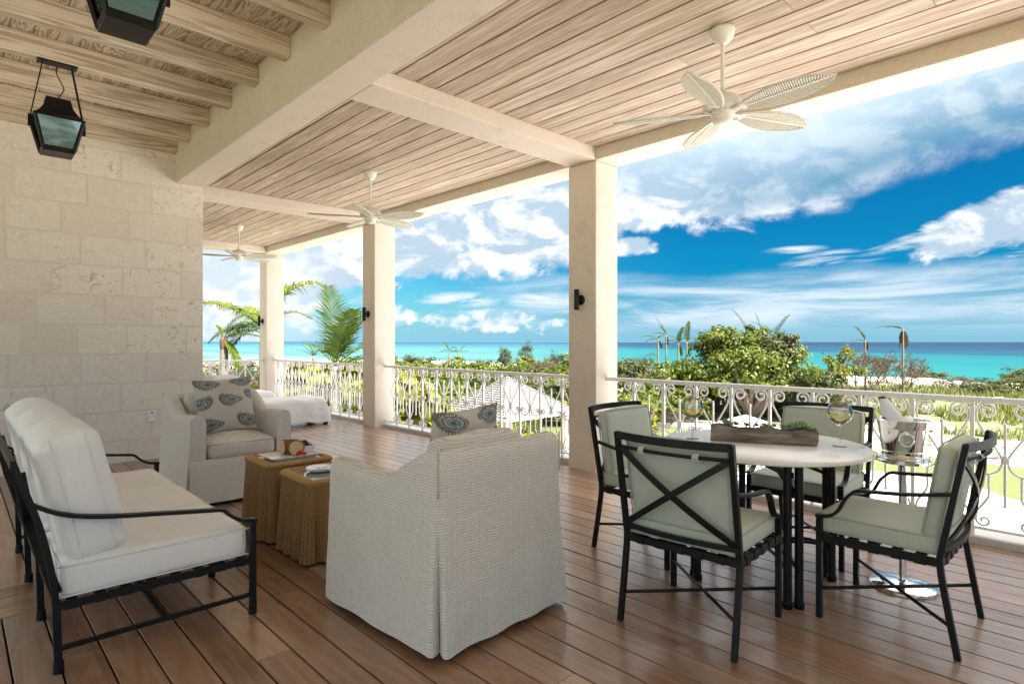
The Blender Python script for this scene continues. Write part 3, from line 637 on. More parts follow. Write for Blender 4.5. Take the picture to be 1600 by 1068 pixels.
tag(MB().add(vs, fs).build('ground', M_sand, smooth=True), kind='structure')
sheet('sea', [(50, -40000), (45000, -40000), (45000, 40000), (50, 40000)], SEA, M_sea)
isl = MB(); pts = [(k / 60) for k in range(61)]; fr = []
for k, u in enumerate(pts):
    p = Vector((1800 + 6200 * u, 8200 - 3400 * u, SEA)); h = 7.5 + (26 * sstep(0, .3, u) * sstep(1, .75, u)) * (.55 + .45 * noise.noise((u * 9, 0, 0)) + .15 * noise.noise((u * 40, 0, 2))) * sstep(1.0, .9, u); fr.append((p, h * (1 if .01 < u < .99 else .05)))
isl.add([v for p, h in fr for v in (p + Vector((-60, -60, -2)), p + Vector((0, 0, h)), p + Vector((400, 600, -2)))], [q for k in range(60) for q in ((k * 3, k * 3 + 3, k * 3 + 4, k * 3 + 1), (k * 3 + 1, k * 3 + 4, k * 3 + 5, k * 3 + 2))])
tag(isl.build('far_island_shore', M_isle, smooth=True), kind='structure')
cur = [(5.35, -40), (33, -40), (31.5, -6), (29.2, .5), (28.7, 3), (30.0, 4.2), (30.6, 6.2), (30.4, 8.4), (29, 11), (25, 13), (5.35, 14)]
sheet('lawn', [(5.3, -60), (36.2, -60), (36.3, 26), (34, 60), (5.3, 60)], G + .004, M_lawn)
sheet('terrace_paving', [(v.x, v.y) for v in spline([(a, b_, 0) for a, b_ in cur], 5)], G + .008, M_pave)
sheet('pool_deck', [(36.2, -40), (44.8, -40), (45.4, 2), (44.5, 8), (42.5, 16), (40, 24), (36.3, 25.9)], G + .012, M_pave)
pth = [(38, 24.2), (42, 25.6), (48, 26), (54, 25.5), (62, 26.5), (72, 30), (86, 38), (86, 41), (72, 32.6), (62, 28.6), (54, 27.4), (48, 27.9), (42, 27.6), (37, 26.4)]
for a, b_, nm in ((0, 14, 'path'),):
    vs = []; fs = []
    k = 7
    for i in range(k):
        l, r_ = pth[i], pth[13 - i]
        for q in (l, r_): vs.append((q[0], q[1], gz(*q) + .10))
    fs = [(2 * i, 2 * i + 2, 2 * i + 3, 2 * i + 1) for i in range(k - 1)]
    tag(MB().add(vs, fs).build('path', M_pathsand), kind='structure')

def spot(u, t, z=None):
    """the ground point on the bearing of picture column u at forward distance t"""
    p = FW * t + RT * ((u - 800) / 924 * t); return Vector((p.x, p.y, gz(p.x, p.y) if z is None else z))
def hgt(v, t): return EYE + (534 - v) / 924 * t

# ---- foliage geometry: leaf-sized faces in clumps through a crown's volume
def leaf_mesh(name, centres, normals, size, aspect=.5, tone=None):
    n = len(centres); nr = normals / np.linalg.norm(normals, axis=1)[:, None]
    rv = rng.normal(size=(n, 3)); a = np.cross(nr, rv); a /= np.linalg.norm(a, axis=1)[:, None] + 1e-9; b_ = np.cross(nr, a)
    s = (size * rng.uniform(.6, 1.35, n))[:, None]
    q = np.stack([centres - a * s, centres - b_ * s * aspect + nr * s * .15, centres + a * s, centres + b_ * s * aspect + nr * s * .15], 1).reshape(-1, 3)
    return quads(name, q, np.stack([np.repeat(rng.uniform(0, 1, n) if tone is None else tone, 4), np.repeat(rng.uniform(0, 1, n), 4)], 1))
def quads(name, q, tone):
    me = bpy.data.meshes.new(name); m_ = len(q); me.vertices.add(m_); me.vertices.foreach_set('co', q.astype(np.float32).ravel())
    me.loops.add(m_); me.loops.foreach_set('vertex_index', np.arange(m_, dtype=np.int32)); me.polygons.add(m_ // 4)
    me.polygons.foreach_set('loop_start', np.arange(0, m_, 4, dtype=np.int32)); me.polygons.foreach_set('loop_total', np.full(m_ // 4, 4, dtype=np.int32))
    me.update(calc_edges=True); ca_ = me.color_attributes.new('tone', 'FLOAT_COLOR', 'POINT')
    c = np.ones((m_, 4), np.float32); c[:, :2] = tone; c[:, 2] = 0; ca_.data.foreach_set('color', c.ravel()); return me
def crown(name, rx, ry, rz, clumps, per, leaf, shell=.55, cl=.28, flat=.3, aspect=.5):
    d = rng.normal(size=(clumps, 3)); d /= np.linalg.norm(d, axis=1)[:, None]; d[:, 2] = np.where(d[:, 2] < -.45, -d[:, 2], d[:, 2])
    r = shell + (1 - shell) * rng.uniform(0, 1, clumps) ** .6; r *= rng.uniform(.72, 1.12, clumps); c = d * r[:, None] * np.array([rx, ry, rz])
    tone = rng.uniform(.1, .9, clumps); cs = cl * (rx + ry + rz) / 3 * rng.uniform(.6, 1.3, clumps)
    o = rng.normal(size=(clumps, per, 3)); o /= np.linalg.norm(o, axis=2)[:, :, None] + 1e-9; o *= (rng.uniform(0, 1, (clumps, per, 1)) ** .45)
    p = (c[:, None] + o * cs[:, None, None] * np.array([1, 1, .75])).reshape(-1, 3)
    nr = (o * .8 + d[:, None] * .5 + rng.normal(size=o.shape) * .5 + np.array([0, 0, flat])).reshape(-1, 3)
    tn = np.clip(np.repeat(tone, per) + rng.normal(0, .16, clumps * per), 0, 1); return leaf_mesh(name, p, nr, leaf, aspect, tn), c
def limbs(base, tips, r0, wander=.12, n=6, frac=None):
    b_ = MB()
    for tp in tips:
        base_, tp = Vector(base), Vector(tp); L = (tp - base_).length; mid = []
        for k in range(n + 1):
            u = k / n; p = base_.lerp(tp, u); p.z = base_.z + (tp.z - base_.z) * (u ** .75)
            if 0 < k < n: p += noise.noise_vector(tp + Vector((k, k, k)) * 1.7) * wander * L * .5
            mid.append(p)
        b_.tube(mid, [r0 * (1 - .82 * k / n) for k in range(n + 1)], 6)
    return b_
def bush_proto(material, rx, rz, clumps, per, leaf, shell=.5, aspect=.5, cl=.28):
    me, c = crown('foliage', rx, rx * rng.uniform(.8, 1.1), rz, clumps, per, leaf, shell, cl, aspect=aspect); me.materials.append(material)
    st = limbs((0, 0, -rz * .75), [c[k] * .9 for k in range(0, len(c), max(1, len(c) // 7))], .05 * rx).mesh('stem'); st.materials.append(M_bark)
    return me, st, rz
def bush(name, proto, label, cat, u, t, h, group=None, wide=1.0, z0=None):
    p = spot(u, t); p.z = p.z if z0 is None else z0
    r_ = thing(name, label, cat, p, random.uniform(0, 6.28), group); me, st, rz = proto; s = h / (1.75 * rz)
    for nm, m_ in (('foliage', me), ('stem', st)):
        o = bpy.data.objects.new(nm, m_); COL.objects.link(o); o.parent = r_; o.location = (0, 0, .75 * rz * s); o.scale = (s * wide, s * wide, s)
    return r_
P_leaf = [bush_proto(M_leaf, 1.5, 1.2, 55, 60, .10) for _ in range(3)]
P_olive = [bush_proto(M_leaf2, 1.5, 1.2, 45, 55, .09, .45) for _ in range(2)]
P_yel = [bush_proto(M_leafy, 1.4, 1.1, 38, 40, .16, .5, .6) for _ in range(2)]
P_casu = [bush_proto(M_casu, 1.0, 1.6, 60, 45, .13, .3, .12, .3) for _ in range(2)]
P_dry = [bush_proto(M_twig, 1.4, 1.2, 40, 34, .10, .45, .3) for _ in range(2)]
ch = random.choice
# thicket behind the shingled roof
for k in range(34):
    u = 600 + (k * 61.8) % 315; t = 36 + (k % 17) * 2.7 + random.uniform(-1, 1)
    if abs(u - 800) < 130 and t < 34: continue
    pr = ch(P_leaf + P_olive[:1]); ol = pr is P_olive[0]; bush('bush', pr, f"{'dull olive' if ol else 'leafy green'} bush in the {'nearer' if t < 58 else 'farther'} thicket, {'left of the shingled roof' if u < 700 else 'right above the shingled roof' if u < 860 else 'beside the middle column'}", 'bush', u, t, random.uniform(2.4, 3.6) if t < 60 else random.uniform(3.0, 4.2), 'bushes in the thicket behind the shingled roof', random.uniform(1, 1.35))
for k in range(16):
    u = 605 + (k * 97) % 290; t = 29 + (k % 5) * 1.6 if abs(u - 800) > 110 else 33 + (k % 4)
    pr = ch(P_leaf + P_yel[:1]); bush('bush', pr, f"low {'yellow' if pr is P_yel[0] else 'bright'} green shrub {'at the left of' if u < 690 else 'behind' if u < 890 else 'at the right of'} the shingled roof", 'bush', u, t, random.uniform(1.2, 2.0), 'low shrubs beside the shingled roof', 1.3)
for (u, t, h), lb in zip(((790, 78, 5.1), (823, 84, 5.2), (868, 70, 4.6), (905, 74, 4.6), (640, 92, 4.0), (612, 96, 4.1)),
        ('tallest feathery blue green shrub above the shingled roof', 'second feathery shrub just right of the tallest one above the roof', 'feathery shrub close to the left edge of the middle column', 'feathery shrub mostly behind the middle column', 'tiny feathery shrub at the water, right of the second column', 'tiny feathery shrub touching the right edge of the second column')):
    bush('feathery_shrub', ch(P_casu), lb, 'shrub', u, t, h, 'feathery shrubs near the shore', .8)
# foliage beyond the covered loungers and the end railing
for k in range(20):
    u = 425 + (k * 41) % 150; t = 17 + (k % 10) * 1.7
    pr = ch(P_leaf + P_yel); bush('bush', pr, f"{'large leaved yellow' if pr in P_yel else 'fine leaved'} green shrub through the lounger railing, {'near the farthest column' if u < 480 else 'midway along' if u < 530 else 'near the second column'}", 'bush', u, t, random.uniform(1.8, 2.8), 'garden shrubs behind the covered loungers', 1.2)
for u, t, h, lb in ((505, 26, 5.0, 'yellow green bush at the left of the upright palm base'), (553, 27, 5.1, 'yellow green bush between the upright palm and the second column'), (585, 25, 4.8, 'yellow green bush behind the second column')):
    bush('seagrape_bush', ch(P_yel), lb, 'bush', u, t, h, 'yellow green bushes round the upright palm', 1.0)
for u, t, h, lb in ((326, 30, 4.6, 'grey green shrub against the stone wall edge beyond the end railing'), (392, 46, 4.0, 'brownish scrub mound left of the farthest column'), (428, 50, 4.2, 'brownish scrub mound right behind the farthest column'), (366, 60, 4.2, 'distant dry scrub beyond the leaning palm')):
    bush('scrub', ch(P_casu + P_dry), lb, 'bush', u, t, h, 'scrub beyond the end railing', 1.4)
for k in range(9): bush('bush', ch(P_leaf + P_olive), f"low garden shrub seen through the end railing, {'by the stone wall' if k < 3 else 'under the leaning palm' if k < 6 else 'by the farthest column'}", 'bush', 310 + k * 13, 20 + (k % 3) * 4, random.uniform(1.6, 2.6), 'garden shrubs below the end railing', 1.2)
# right bay
for u, t, h, lb, P, wd in ((978, 56, 4.6, 'dark olive bush right beside the middle column', P_olive[0], 1.1), (1010, 62, 4.3, 'thin feathery bush left of the small palms', P_casu[0], 1.2), (1042, 50, 3.9, 'fresh green bush under the small palms', P_leaf[0], .9), (1085, 52, 3.8, 'olive bush between the small palms and the big tree', P_olive[1], 1.0),
        (1120, 50, 3.6, 'fresh green bush against the left side of the big tree', P_leaf[1], 1.3), (1232, 51, 3.5, 'fresh green bush against the right side of the big tree', P_leaf[2], 1.2), (1190, 53, 4.2, 'green bush filling in behind the big tree', P_leaf[0], 1.5), (1015, 47, 2.9, 'bright bush under the windswept palms', P_leaf[2], 1.4), (1065, 44, 2.2, 'low bright bush left of the big tree trunk', P_leaf[0], 1.3),
        (1286, 50, 2.9, 'reddish bush at the right foot of the big tree', P_dry[0], 1.3), (1248, 47, 3.5, 'green bush leaning on the right side of the big tree', P_olive[0], 1.3), (1000, 43, 2.1, 'low green shrub seen through the railing, left of the far wine glass', P_leaf[1], 1.4), (1030, 47, 2.3, 'low green shrub seen behind the far wine glass', P_leaf[2], 1.4), (985, 38, 2.0, 'low yellow green shrub behind the left dining chair', P_yel[0], 1.4),
        (1100, 46.5, 1.5, 'low silvery shrub before the big tree trunk, left', P_casu[1], 2.2), (1210, 49, 1.3, 'low grassy shrub right of the big tree trunk', P_dry[1], 2.4), (1045, 41.5, 1.0, 'brown low shrub by the white path', P_dry[0], 2.0)):
    bush('bush', P, lb, 'bush', u, t, h, None, wd)
for (u, t, h, wd), lb in zip(((1455, 96, 1.7, 2.6), (1490, 99, 1.6, 2.6), (1510, 101, 1.5, 2.2), (1600, 84, 2.6, 1.6), (1560, 92, 1.0, 2.0), (1430, 90, 1.6, 1.6), (1580, 62, 1.6, 3.0), (1540, 60, 1.2, 3.0), (1500, 66, 1.3, 3.4)  ),
        ('dark green and red beach shrub at the water edge, leftmost of three', 'dark beach shrub in the middle of the three by the water', 'dark beach shrub, rightmost of the three by the water', 'leafy beach shrub cut by the right edge of the photo', 'small reddish clump on the pale sand at right', 'small green clump left of the dark beach shrubs', 'dune bush at far right above the white dune', 'olive dune bush left of the right hand dune bush', 'olive dune bush in front of the dark beach shrubs')):
    bush('beach_shrub', ch(P_olive + P_dry[:1]), lb, 'shrub', u, t, h, 'low shrubs on the dunes', wd)

# ---- the big tree
bt = thing('broadleaf_tree', 'broad bushy green tree with forked trunk behind the dining table', 'tree', spot(1172, 45))
me, c = crown('crown', 4.6, 4.9, 2.9, 170, 95, .15, .32, .24); me.materials.append(M_leaf)
o = put('crown', me, None, bt, (.2, .5, 3.45)); me.materials[0] = M_leaf
me2, c2 = crown('crown', 2.2, 2.4, 1.5, 40, 60, .17, .3, .3); put('crown', me2, M_leaf2, bt, (1.2, -1.3, 5.0)); me3, c3 = crown('crown', 2.1, 2.1, 1.6, 40, 60, .17, .3, .3); put('crown', me3, M_leaf, bt, (-1.0, 2.0, 5.5))
me4, c4 = crown('crown', 2.6, 2.6, 1.4, 36, 60, .17, .3, .3); put('crown', me4, M_leaf2, bt, (2.2, -3.9, 2.5)); me5, c5 = crown('crown', 1.9, 1.9, 1.1, 30, 60, .16, .3, .3); put('crown', me5, M_leaf, bt, (-2.6, 3.6, 3.4)); me6, c6 = crown('crown', 1.5, 1.6, 1.2, 26, 55, .15, .25, .32); put('crown', me6, M_leaf, bt, (.4, .4, 6.0))
tr = limbs((0, 0, -.2), [Vector(c[k]) * .85 + Vector((0, 0, 4.0)) for k in range(0, 170, 12)], .26, .10)
tr.tube([(0, 0, -.3), (.1, -.1, .8), (.3, -.35, 1.7), (.8, -1.1, 3.0)], [.30, .24, .2, .1], 8).tube([(-.1, .1, -.3), (-.25, .3, .9), (-.5, .5, 1.9), (-.9, 1.2, 3.0)], [.26, .22, .18, .08], 8)
tr.build('trunk', M_bark, bt, True)

# ---- palms
def frond(L, start_el, droop, n=26, ll=.5, lw=.03, half=None, rag=.0, hang=.35, twist=0, seed=0):
    """one feather leaf growing along +X: rachis plus leaflets as folded strips; returns rachis tube and leaflet mesh in one"""
    r_ = np.random.default_rng(seed); pts = [Vector((0, 0, 0))]; e = start_el; m_ = 22
    for k in range(m_): e -= droop / m_ * (.4 + 1.2 * k / m_); pts.append(pts[-1] + Vector((math.cos(rad(e)), 0, math.sin(rad(e)))) * L / m_)
    Q, T = [], []
    for k in range(n):
        u = .12 + .88 * k / n; f = u * m_; i = min(m_ - 1, int(f)); p = pts[i].lerp(pts[i + 1], f - i); t = (pts[i + 1] - pts[i]).normalized(); upv = Vector((0, 1, 0)).cross(t) * -1
        ln = ll * (math.sin(PI * (.18 + .80 * u)) ** .7) * r_.uniform(.8, 1.1)
        for sg in (-1, 1):
            if half == sg and u > .1 or r_.uniform() < rag: continue
            fw = .55 + .5 * u; d = (t * fw + Vector((0, sg, 0)) + upv * (.28 + r_.uniform(-.12, .12))).normalized(); d2 = (d - Vector((0, 0, hang * r_.uniform(.5, 1.5)))).normalized(); side = d.cross(upv).normalized() * lw
            a, b_ = p, p + d * ln * .5; c = b_ + d2 * ln * .5; tn = (r_.uniform(.15, .95), r_.uniform(0, .9))
            Q += [a - side * .6, a + side * .6, b_ + side, b_ - side, b_ - side, b_ + side, c + side * .12, c - side * .12]; T += [tn] * 8
    rs = [.022 * L / 2.5 * (1 - .85 * k / m_) + .004 for k in range(m_ + 1)]
    for k in range(m_):   # rachis as two crossed narrow strips with real thickness
        w0, w1 = rs[k], rs[k + 1]; a, b_ = pts[k], pts[k + 1]
        for ax in (Vector((0, 1, 0)), Vector((0, 0, 1))): Q += [a - ax * w0, a + ax * w0, b_ + ax * w1, b_ - ax * w1]; T += [(1, .5)] * 4
    return quads('frond', np.array([tuple(v) for v in Q]), np.array(T))
def palm(label, hub, fronds, tr_r, group, foot=None, leafmat=None, husk=False, cat='palm tree', name='palm_tree'):
    """hub = crown point; fronds = (bearing in the view plane, depth part, length, droop, leaflet, options)"""
    foot = Vector(foot) if foot else Vector((hub[0], hub[1], gz(hub[0], hub[1])))
    t = thing(name, label, cat, foot, 0, group); h = Vector(hub) - foot
    pts = spline([(0, 0, -.2), (h.x * .25, h.y * .25, h.z * .4), (h.x * .8, h.y * .8, h.z * .85), tuple(h)], 5)
    MB().tube(pts, [tr_r * (1.25 - .5 * k / len(pts)) * (1 + .06 * (k % 2)) for k in range(len(pts))], 9).build('trunk', M_palmbark, t, True)
    for i, fr_ in enumerate(fronds):
        ang, dep, L, dr, ll = fr_[:5]; op = fr_[5] if len(fr_) > 5 else {}
        mt = op.pop('mat', leafmat or M_palm) if 'mat' in op else (leafmat or M_palm)
        horiz = RT * math.cos(rad(ang)) + FW * dep; el_ = math.degrees(math.atan2(math.sin(rad(ang)), max(.05, horiz.length)))
        o = put('frond', frond(L, el_, dr, ll=ll, seed=i + int(hub[0] * 10), **{**dict(n=int(20 + L * 4), lw=.018 + .012 * ll), **op}), mt, t, h, (0, 0, math.atan2(horiz.y, horiz.x)))
    if husk: MB().lathe([(tr_r * .7, -.6), (tr_r * .95, -.35), (tr_r * 1.0, -.1), (tr_r * .6, .1), (0, .2)], 9, tuple(h)).build('husk', M_husk, t, True)
    return t
h1 = FW * 24 + RT * ((412 - 800) / 924 * 24)
palm('wind bent palm with sunlit fronds showing both sides of the farthest column', (h1.x, h1.y, hgt(512, 24)), [(143, .05, 3.1, 42, 1.15, dict(mat=M_palmy, hang=1.0, n=30, lw=.045)), (128, .3, 2.0, 60, 1.0, dict(mat=M_palmy, hang=.9, lw=.04)), (70, .0, 3.3, 85, 1.05, dict(mat=M_palmy, hang=1.0, n=24, lw=.045)), (78, .3, 2.6, 50, .9, dict(mat=M_palmy, lw=.04)), (158, .5, 2.2, 70, .8, dict(hang=.9)), (172, -.3, 2.2, 60, .8, dict(hang=.9)), (60, .8, 2.6, 80, .7, dict(mat=M_palmy)), (185, .2, 1.8, 60, .7)], .17, 'palms beyond the farthest column')
h2 = FW * 22 + RT * ((350 - 800) / 924 * 22)
palm('leaning palm with brown husk and a hanging broken frond, between stone wall and farthest column', (h2.x, h2.y, hgt(528, 22)), [(76, .15, 1.7, 95, .55, dict(hang=.6)), (58, .1, 1.5, 95, .5, dict(hang=.8)), (32, .2, 1.6, 70, .45, dict(hang=.8)), (20, .1, 1.5, 55, .45, dict(hang=.7)), (-58, .1, 1.4, 35, .55, dict(hang=1.2, lw=.04)), (-50, -.1, 1.3, 40, .5, dict(hang=1.2, lw=.04, mat=M_palmy)), (115, .1, .6, 20, .2)], .15, 'palms beyond the farthest column', husk=True)
h3 = FW * 21 + RT * ((523 - 800) / 924 * 21)
palm('upright feathery palm with pale trunk left of the second column', (h3.x, h3.y, hgt(572, 21)), [(64, .05, 3.7, 30, 1.0, dict(n=40, lw=.026)), (94, .05, 2.9, 8, 1.05, dict(n=34, lw=.026)), (82, .5, 2.6, 20, .9, dict(n=26)), (72, -.3, 2.4, 25, .9, dict(n=24, lw=.035)), (44, .2, 2.3, 45, 1.1, dict(n=20, hang=.6)), (24, .2, 2.0, 55, 1.0, dict(n=18, hang=.9)), (125, .1, 1.3, 45, 1.0, dict(n=14)), (15, -.2, 1.5, 50, .8, dict(n=14))], .13, 'palms beyond the farthest column')
small = dict(n=16, lw=.05)
for (u, v, t, fr_), lb in zip([(1028, 530, 60, [(150, .1, 1.9, 60, .5, small), (172, .1, 1.6, 70, .45, small), (60, .2, .9, 90, .4, small), (-60, .1, 1.0, 20, .4, small)]), (1041, 524, 62, [(112, .05, 2.2, 22, .55, small), (105, .2, 1.5, 60, .5, small), (148, .1, 1.5, 70, .4, small), (-85, .05, 1.1, 10, .4, small)]),
        (1060, 536, 58, [(80, .1, 1.8, 30, .5, small), (110, .2, 1.5, 100, .5, small), (60, .2, 1.6, 110, .5, small), (140, .1, 1.4, 120, .5, small), (-70, .1, 1.3, 20, .45, small)]), (1073, 534, 60, [(85, .1, 2.2, 15, .5, small), (102, .1, 1.9, 30, .5, small), (55, .2, 1.3, 110, .5, small), (-80, .1, 1.3, 15, .45, small)]),
        (702, 549, 75, [(115, .1, 1.6, 20, .5, small), (60, .2, 1.3, 80, .4, small), (150, .3, 1.2, 80, .4, small), (20, .1, 1.2, 60, .4, small)]), (716, 550, 76, [(50, .1, 1.8, 30, .5, small), (20, .1, 1.6, 50, .4, small), (120, .1, 1.3, 60, .4, small), (160, .2, 1.2, 60, .4, small)]),
        (1352, 532, 62, [(112, .05, 1.9, 35, .55, small), (168, .05, 2.0, 60, .5, {**small, 'mat': M_palmdry}), (100, .1, 1.0, 60, .4, small), (-80, .1, 1.0, 10, .4, {**small, 'mat': M_palmdry})]), (1411, 514, 60, [(162, .05, 2.9, 40, .5, {**small, 'n': 26}), (150, .2, 1.6, 60, .5, small), (-80, .05, 2.0, 5, .45, {**small, 'mat': M_palmdry, 'hang': .9}), (-100, .05, 2.1, 5, .45, {**small, 'mat': M_palmdry, 'hang': .9}), (-70, .1, 1.8, 5, .45, {**small, 'mat': M_palmdry}), (-92, .2, 1.5, 5, .4, small)]),
        (1130, 528, 49, [(165, .1, 2.8, 60, .6, {**small, 'mat': M_palmdry}), (120, .2, 1.4, 50, .5, small)]), (1172, 527, 50, [(112, .05, 2.9, 25, .6, {**small, 'mat': M_palmdry}), (95, .2, 1.3, 60, .5, small), (140, .1, 1.2, 80, .4, small)]), (1190, 528, 50, [(96, .05, 2.3, 20, .6, small), (70, .3, 1.2, 70, .4, small)]), (1207, 530, 51, [(62, .1, 2.8, 25, .6, small), (118, .1, 2.4, 50, .5, small), (30, .1, 1.6, 70, .4, {**small, 'mat': M_palmdry})])],
        ('short windswept palm, leftmost of the four by the middle column', 'tallest thin palm of the four by the middle column', 'bushy drooping palm, third of the four by the middle column', 'upright palm, rightmost of the four, nearest the big tree', 'tiny palm over the thicket, left of a pair', 'tiny palm over the thicket, right of a pair', 'broken palm with dead frond standing before the bare shrub at right', 'tall stripped palm with hanging dead fronds and one long frond', 'dry palm frond sticking out left of the big tree top', 'dry brown palm behind the top of the big tree', 'green upright palm behind the middle of the big tree top', 'ragged palm behind the right shoulder of the big tree')):
    p = spot(u, t); palm(lb, (p.x, p.y, hgt(v, t)), fr_, .09, 'small battered palms near the beach')
sp = spot(490, 30); sp.z = hgt(556, 30)
palm('small spiky plant left of the yellow green bushes', tuple(sp), [(a, d, .95, 25, .12, dict(n=8, lw=.04)) for a, d in ((90, 0), (70, .2), (110, .2), (50, -.2), (130, .1), (30, .2), (150, .1))], .08, None, cat='plant', name='spiky_plant')

# ---- rosette saplings and the bare shrub
for (u, v, t), lb in zip(((1294, 560, 55), (1321, 546, 56), (1313, 575, 54), (1337, 578, 55)), ('spindly sapling with leafy tufts, leftmost of four', 'tallest spindly sapling with yellow green tuft', 'short yellow tufted sapling between two taller ones', 'low spindly sapling before the bare shrub')):
    p = spot(u, t); t_ = thing('tufted_sapling', lb, 'tree', p, 0, 'spindly tufted saplings'); h = hgt(v, t) - p.z
    tips = [Vector((random.uniform(-.5, .5), random.uniform(-.5, .5), h * random.uniform(.72, 1))) for _ in range(4)]
    b_ = MB().tube([(0, 0, -.2), (.04, .03, h * .4), (0, 0, h * .95)], [.09, .07, .04], 7)
    for tp in tips: b_.tube([(0, 0, h * .5), tuple(tp * .6 + Vector((0, 0, h * .25))), tuple(tp)], [.045, .035, .02], 5)
    b_.build('trunk', M_bark, t_, True)
    cs = [np.array(tp) for tp in tips] + [np.array((0, 0, h))]
    q = np.concatenate([c_ + rng.normal(size=(55, 3)) * .22 for c_ in cs]); put('crown', leaf_mesh('crown', q, rng.normal(size=q.shape) + np.array([0, 0, .6]), .16, .45), M_leafy, t_)
def twig_tree(label, u, t, H_, spread, seed):
    r_ = random.Random(seed); tt = thing('bare_shrub', label, 'shrub', spot(u, t), 0, 'bare shrubs near the beach'); b_ = MB(); tips = []
    def grow(p, d, L, r, lv):
        q = p + d * L; m_ = p.lerp(q, .5) + Vector((r_.uniform(-1, 1), r_.uniform(-1, 1), r_.uniform(-.5, 1))) * L * .1
        b_.tube([p, m_, q], [r, r * .85, r * .65], 4)
        if lv == 0: tips.append(q); return
        for _ in range(r_.choice((2, 3, 3))):
            grow(q, (d + Vector((r_.uniform(-1, 1), r_.uniform(-1, 1), r_.uniform(-.25, .75))) * .75).normalized(), L * r_.uniform(.62, .85), r * .62, lv - 1)
    for k in range(5): a = k * 1.257 + seed; grow(Vector((0, 0, -.2)), Vector((math.cos(a) * spread, math.sin(a) * spread, 1)).normalized(), H_ * .30, .10, 5)
    b_.build('branches', M_bark, tt)
    q = np.array([tuple(v) for v in tips]); q = np.concatenate([q + rng.normal(size=q.shape) * .1 for _ in range(4)]); put('leaves', leaf_mesh('leaves', q, rng.normal(size=q.shape), .075, .4), M_twig, tt)
twig_tree('wide bare branching shrub right of the stripped palm', 1405, 61, 4.3, .95, 1)
twig_tree('narrow bare brown shrub left of the stripped palm', 1362, 60, 4.6, .45, 2)
twig_tree('thin bare shrub beyond the thicket above the shingled roof', 850, 66, 4.2, .5, 4)
twig_tree('thin bare shrub beyond the end railing', 380, 34, 4.6, .5, 5)
# ---- dune grass: nobody could count it
n = 24000; gx = rng.uniform(46, 101, n); gy = rng.uniform(-22, 40, n); keep = np.array([noise.noise((a * .13, b_ * .13, 3)) + .6 * noise.noise((a * .5, b_ * .5, 1)) > -.10 + .8 * sstep(76, 96, a) for a, b_ in zip(gx, gy)]) & ~((gy > 22) & (gy < 31) & (gx < 64)); gx, gy = gx[keep], gy[keep]; n = len(gx)
Q = []; T = []
for a, b_ in zip(gx, gy):
    z = gz(a, b_) - .03; tn = (random.random(), random.random())
    for k in range(4):
        an = random.uniform(0, 6.28); h = random.uniform(.25, .75); c, s = math.cos(an), math.sin(an); wd = .05; ox, oy = random.uniform(-.25, .25), random.uniform(-.25, .25); l = h * .55
        Q += [(a + ox - s * wd, b_ + oy + c * wd, z), (a + ox + s * wd, b_ + oy - c * wd, z), (a + ox + c * l + s * .01, b_ + oy + s * l - c * .01, z + h), (a + ox + c * l - s * .01, b_ + oy + s * l + c * .01, z + h)]; T += [tn] * 4
tag(put('dune_grass', quads('dune_grass', np.array(Q), np.array(T)), M_dune), 'tall yellow green dune grass between the pool deck and the beach', 'grass', kind='stuff')

# ---- shingled pavilion roof below the railing
pv = thing('garden_pavilion', 'square garden pavilion with white shingled hip roof below the railing', 'pavilion', (19.25, 20.55, G))
hw_, ze, za = 2.25, 2.62, 4.17; nrow = 17
for a in range(4):
    rows = MB()
    for k in range(nrow):
        f0, f1 = 1 - k / nrow, 1 - (k + 1.15) / nrow; f1 = max(.0, f1); z0 = ze + (za - ze) * k / nrow; z1 = ze + (za - ze) * (1 - f1)
        e0, e1 = hw_ * f0, hw_ * f1; th = .065
        rows.add([(-e0, -e0, z0 + th), (e0, -e0, z0 + th), (e1, -e1, z1 + .004), (-e1, -e1, z1 + .004), (-e0, -e0 + .01, z0 - .005), (e0, -e0 + .01, z0 - .005)], [(0, 1, 2, 3), (0, 4, 5, 1)])
    rows.build('shingle_courses', M_shingle, pv, rot=(0, 0, a * PI / 2))
    c, s = math.cos(PI / 4 + a * PI / 2), math.sin(PI / 4 + a * PI / 2); r_ = hw_ * 2 ** .5
    hp = MB()
    for k in range(nrow): u0, u1 = k / nrow, (k + 1.2) / nrow; hp.bar((c * r_ * (1 - u0), s * r_ * (1 - u0), ze + (za - ze) * u0 + .06), (c * r_ * (1 - min(1, u1)), s * r_ * (1 - min(1, u1)), ze + (za - ze) * min(1, u1) + .035), .17, .025)
    hp.build('hip_caps', M_shingle, pv)
    MB().box(-hw_, hw_, -hw_ - .02, -hw_ + .03, ze - .15, ze - .01).build('fascia', M_rooftrim if a in (1, 2) else M_canvas, pv, rot=(0, 0, a * PI / 2))
    MB().box(-.11, .11, -.11, .11, 0, ze - .02).build('post', M_canvas, pv, loc=(c * 2.75, s * 2.75, 0))
MB().add([(-hw_ + .05, -hw_ + .05, ze - .03), (hw_ - .05, -hw_ + .05, ze - .03), (hw_ - .05, hw_ - .05, ze - .03), (-hw_ + .05, hw_ - .05, ze - .03), (0, 0, za - .06)], [(0, 1, 4), (1, 2, 4), (2, 3, 4), (3, 0, 4), (3, 2, 1, 0)]).build('roof_boarding', M_gutter, pv)
MB().box(-2.4, 2.4, -2.4, 2.4, -.02, .06).build('floor_slab', M_pave, pv)
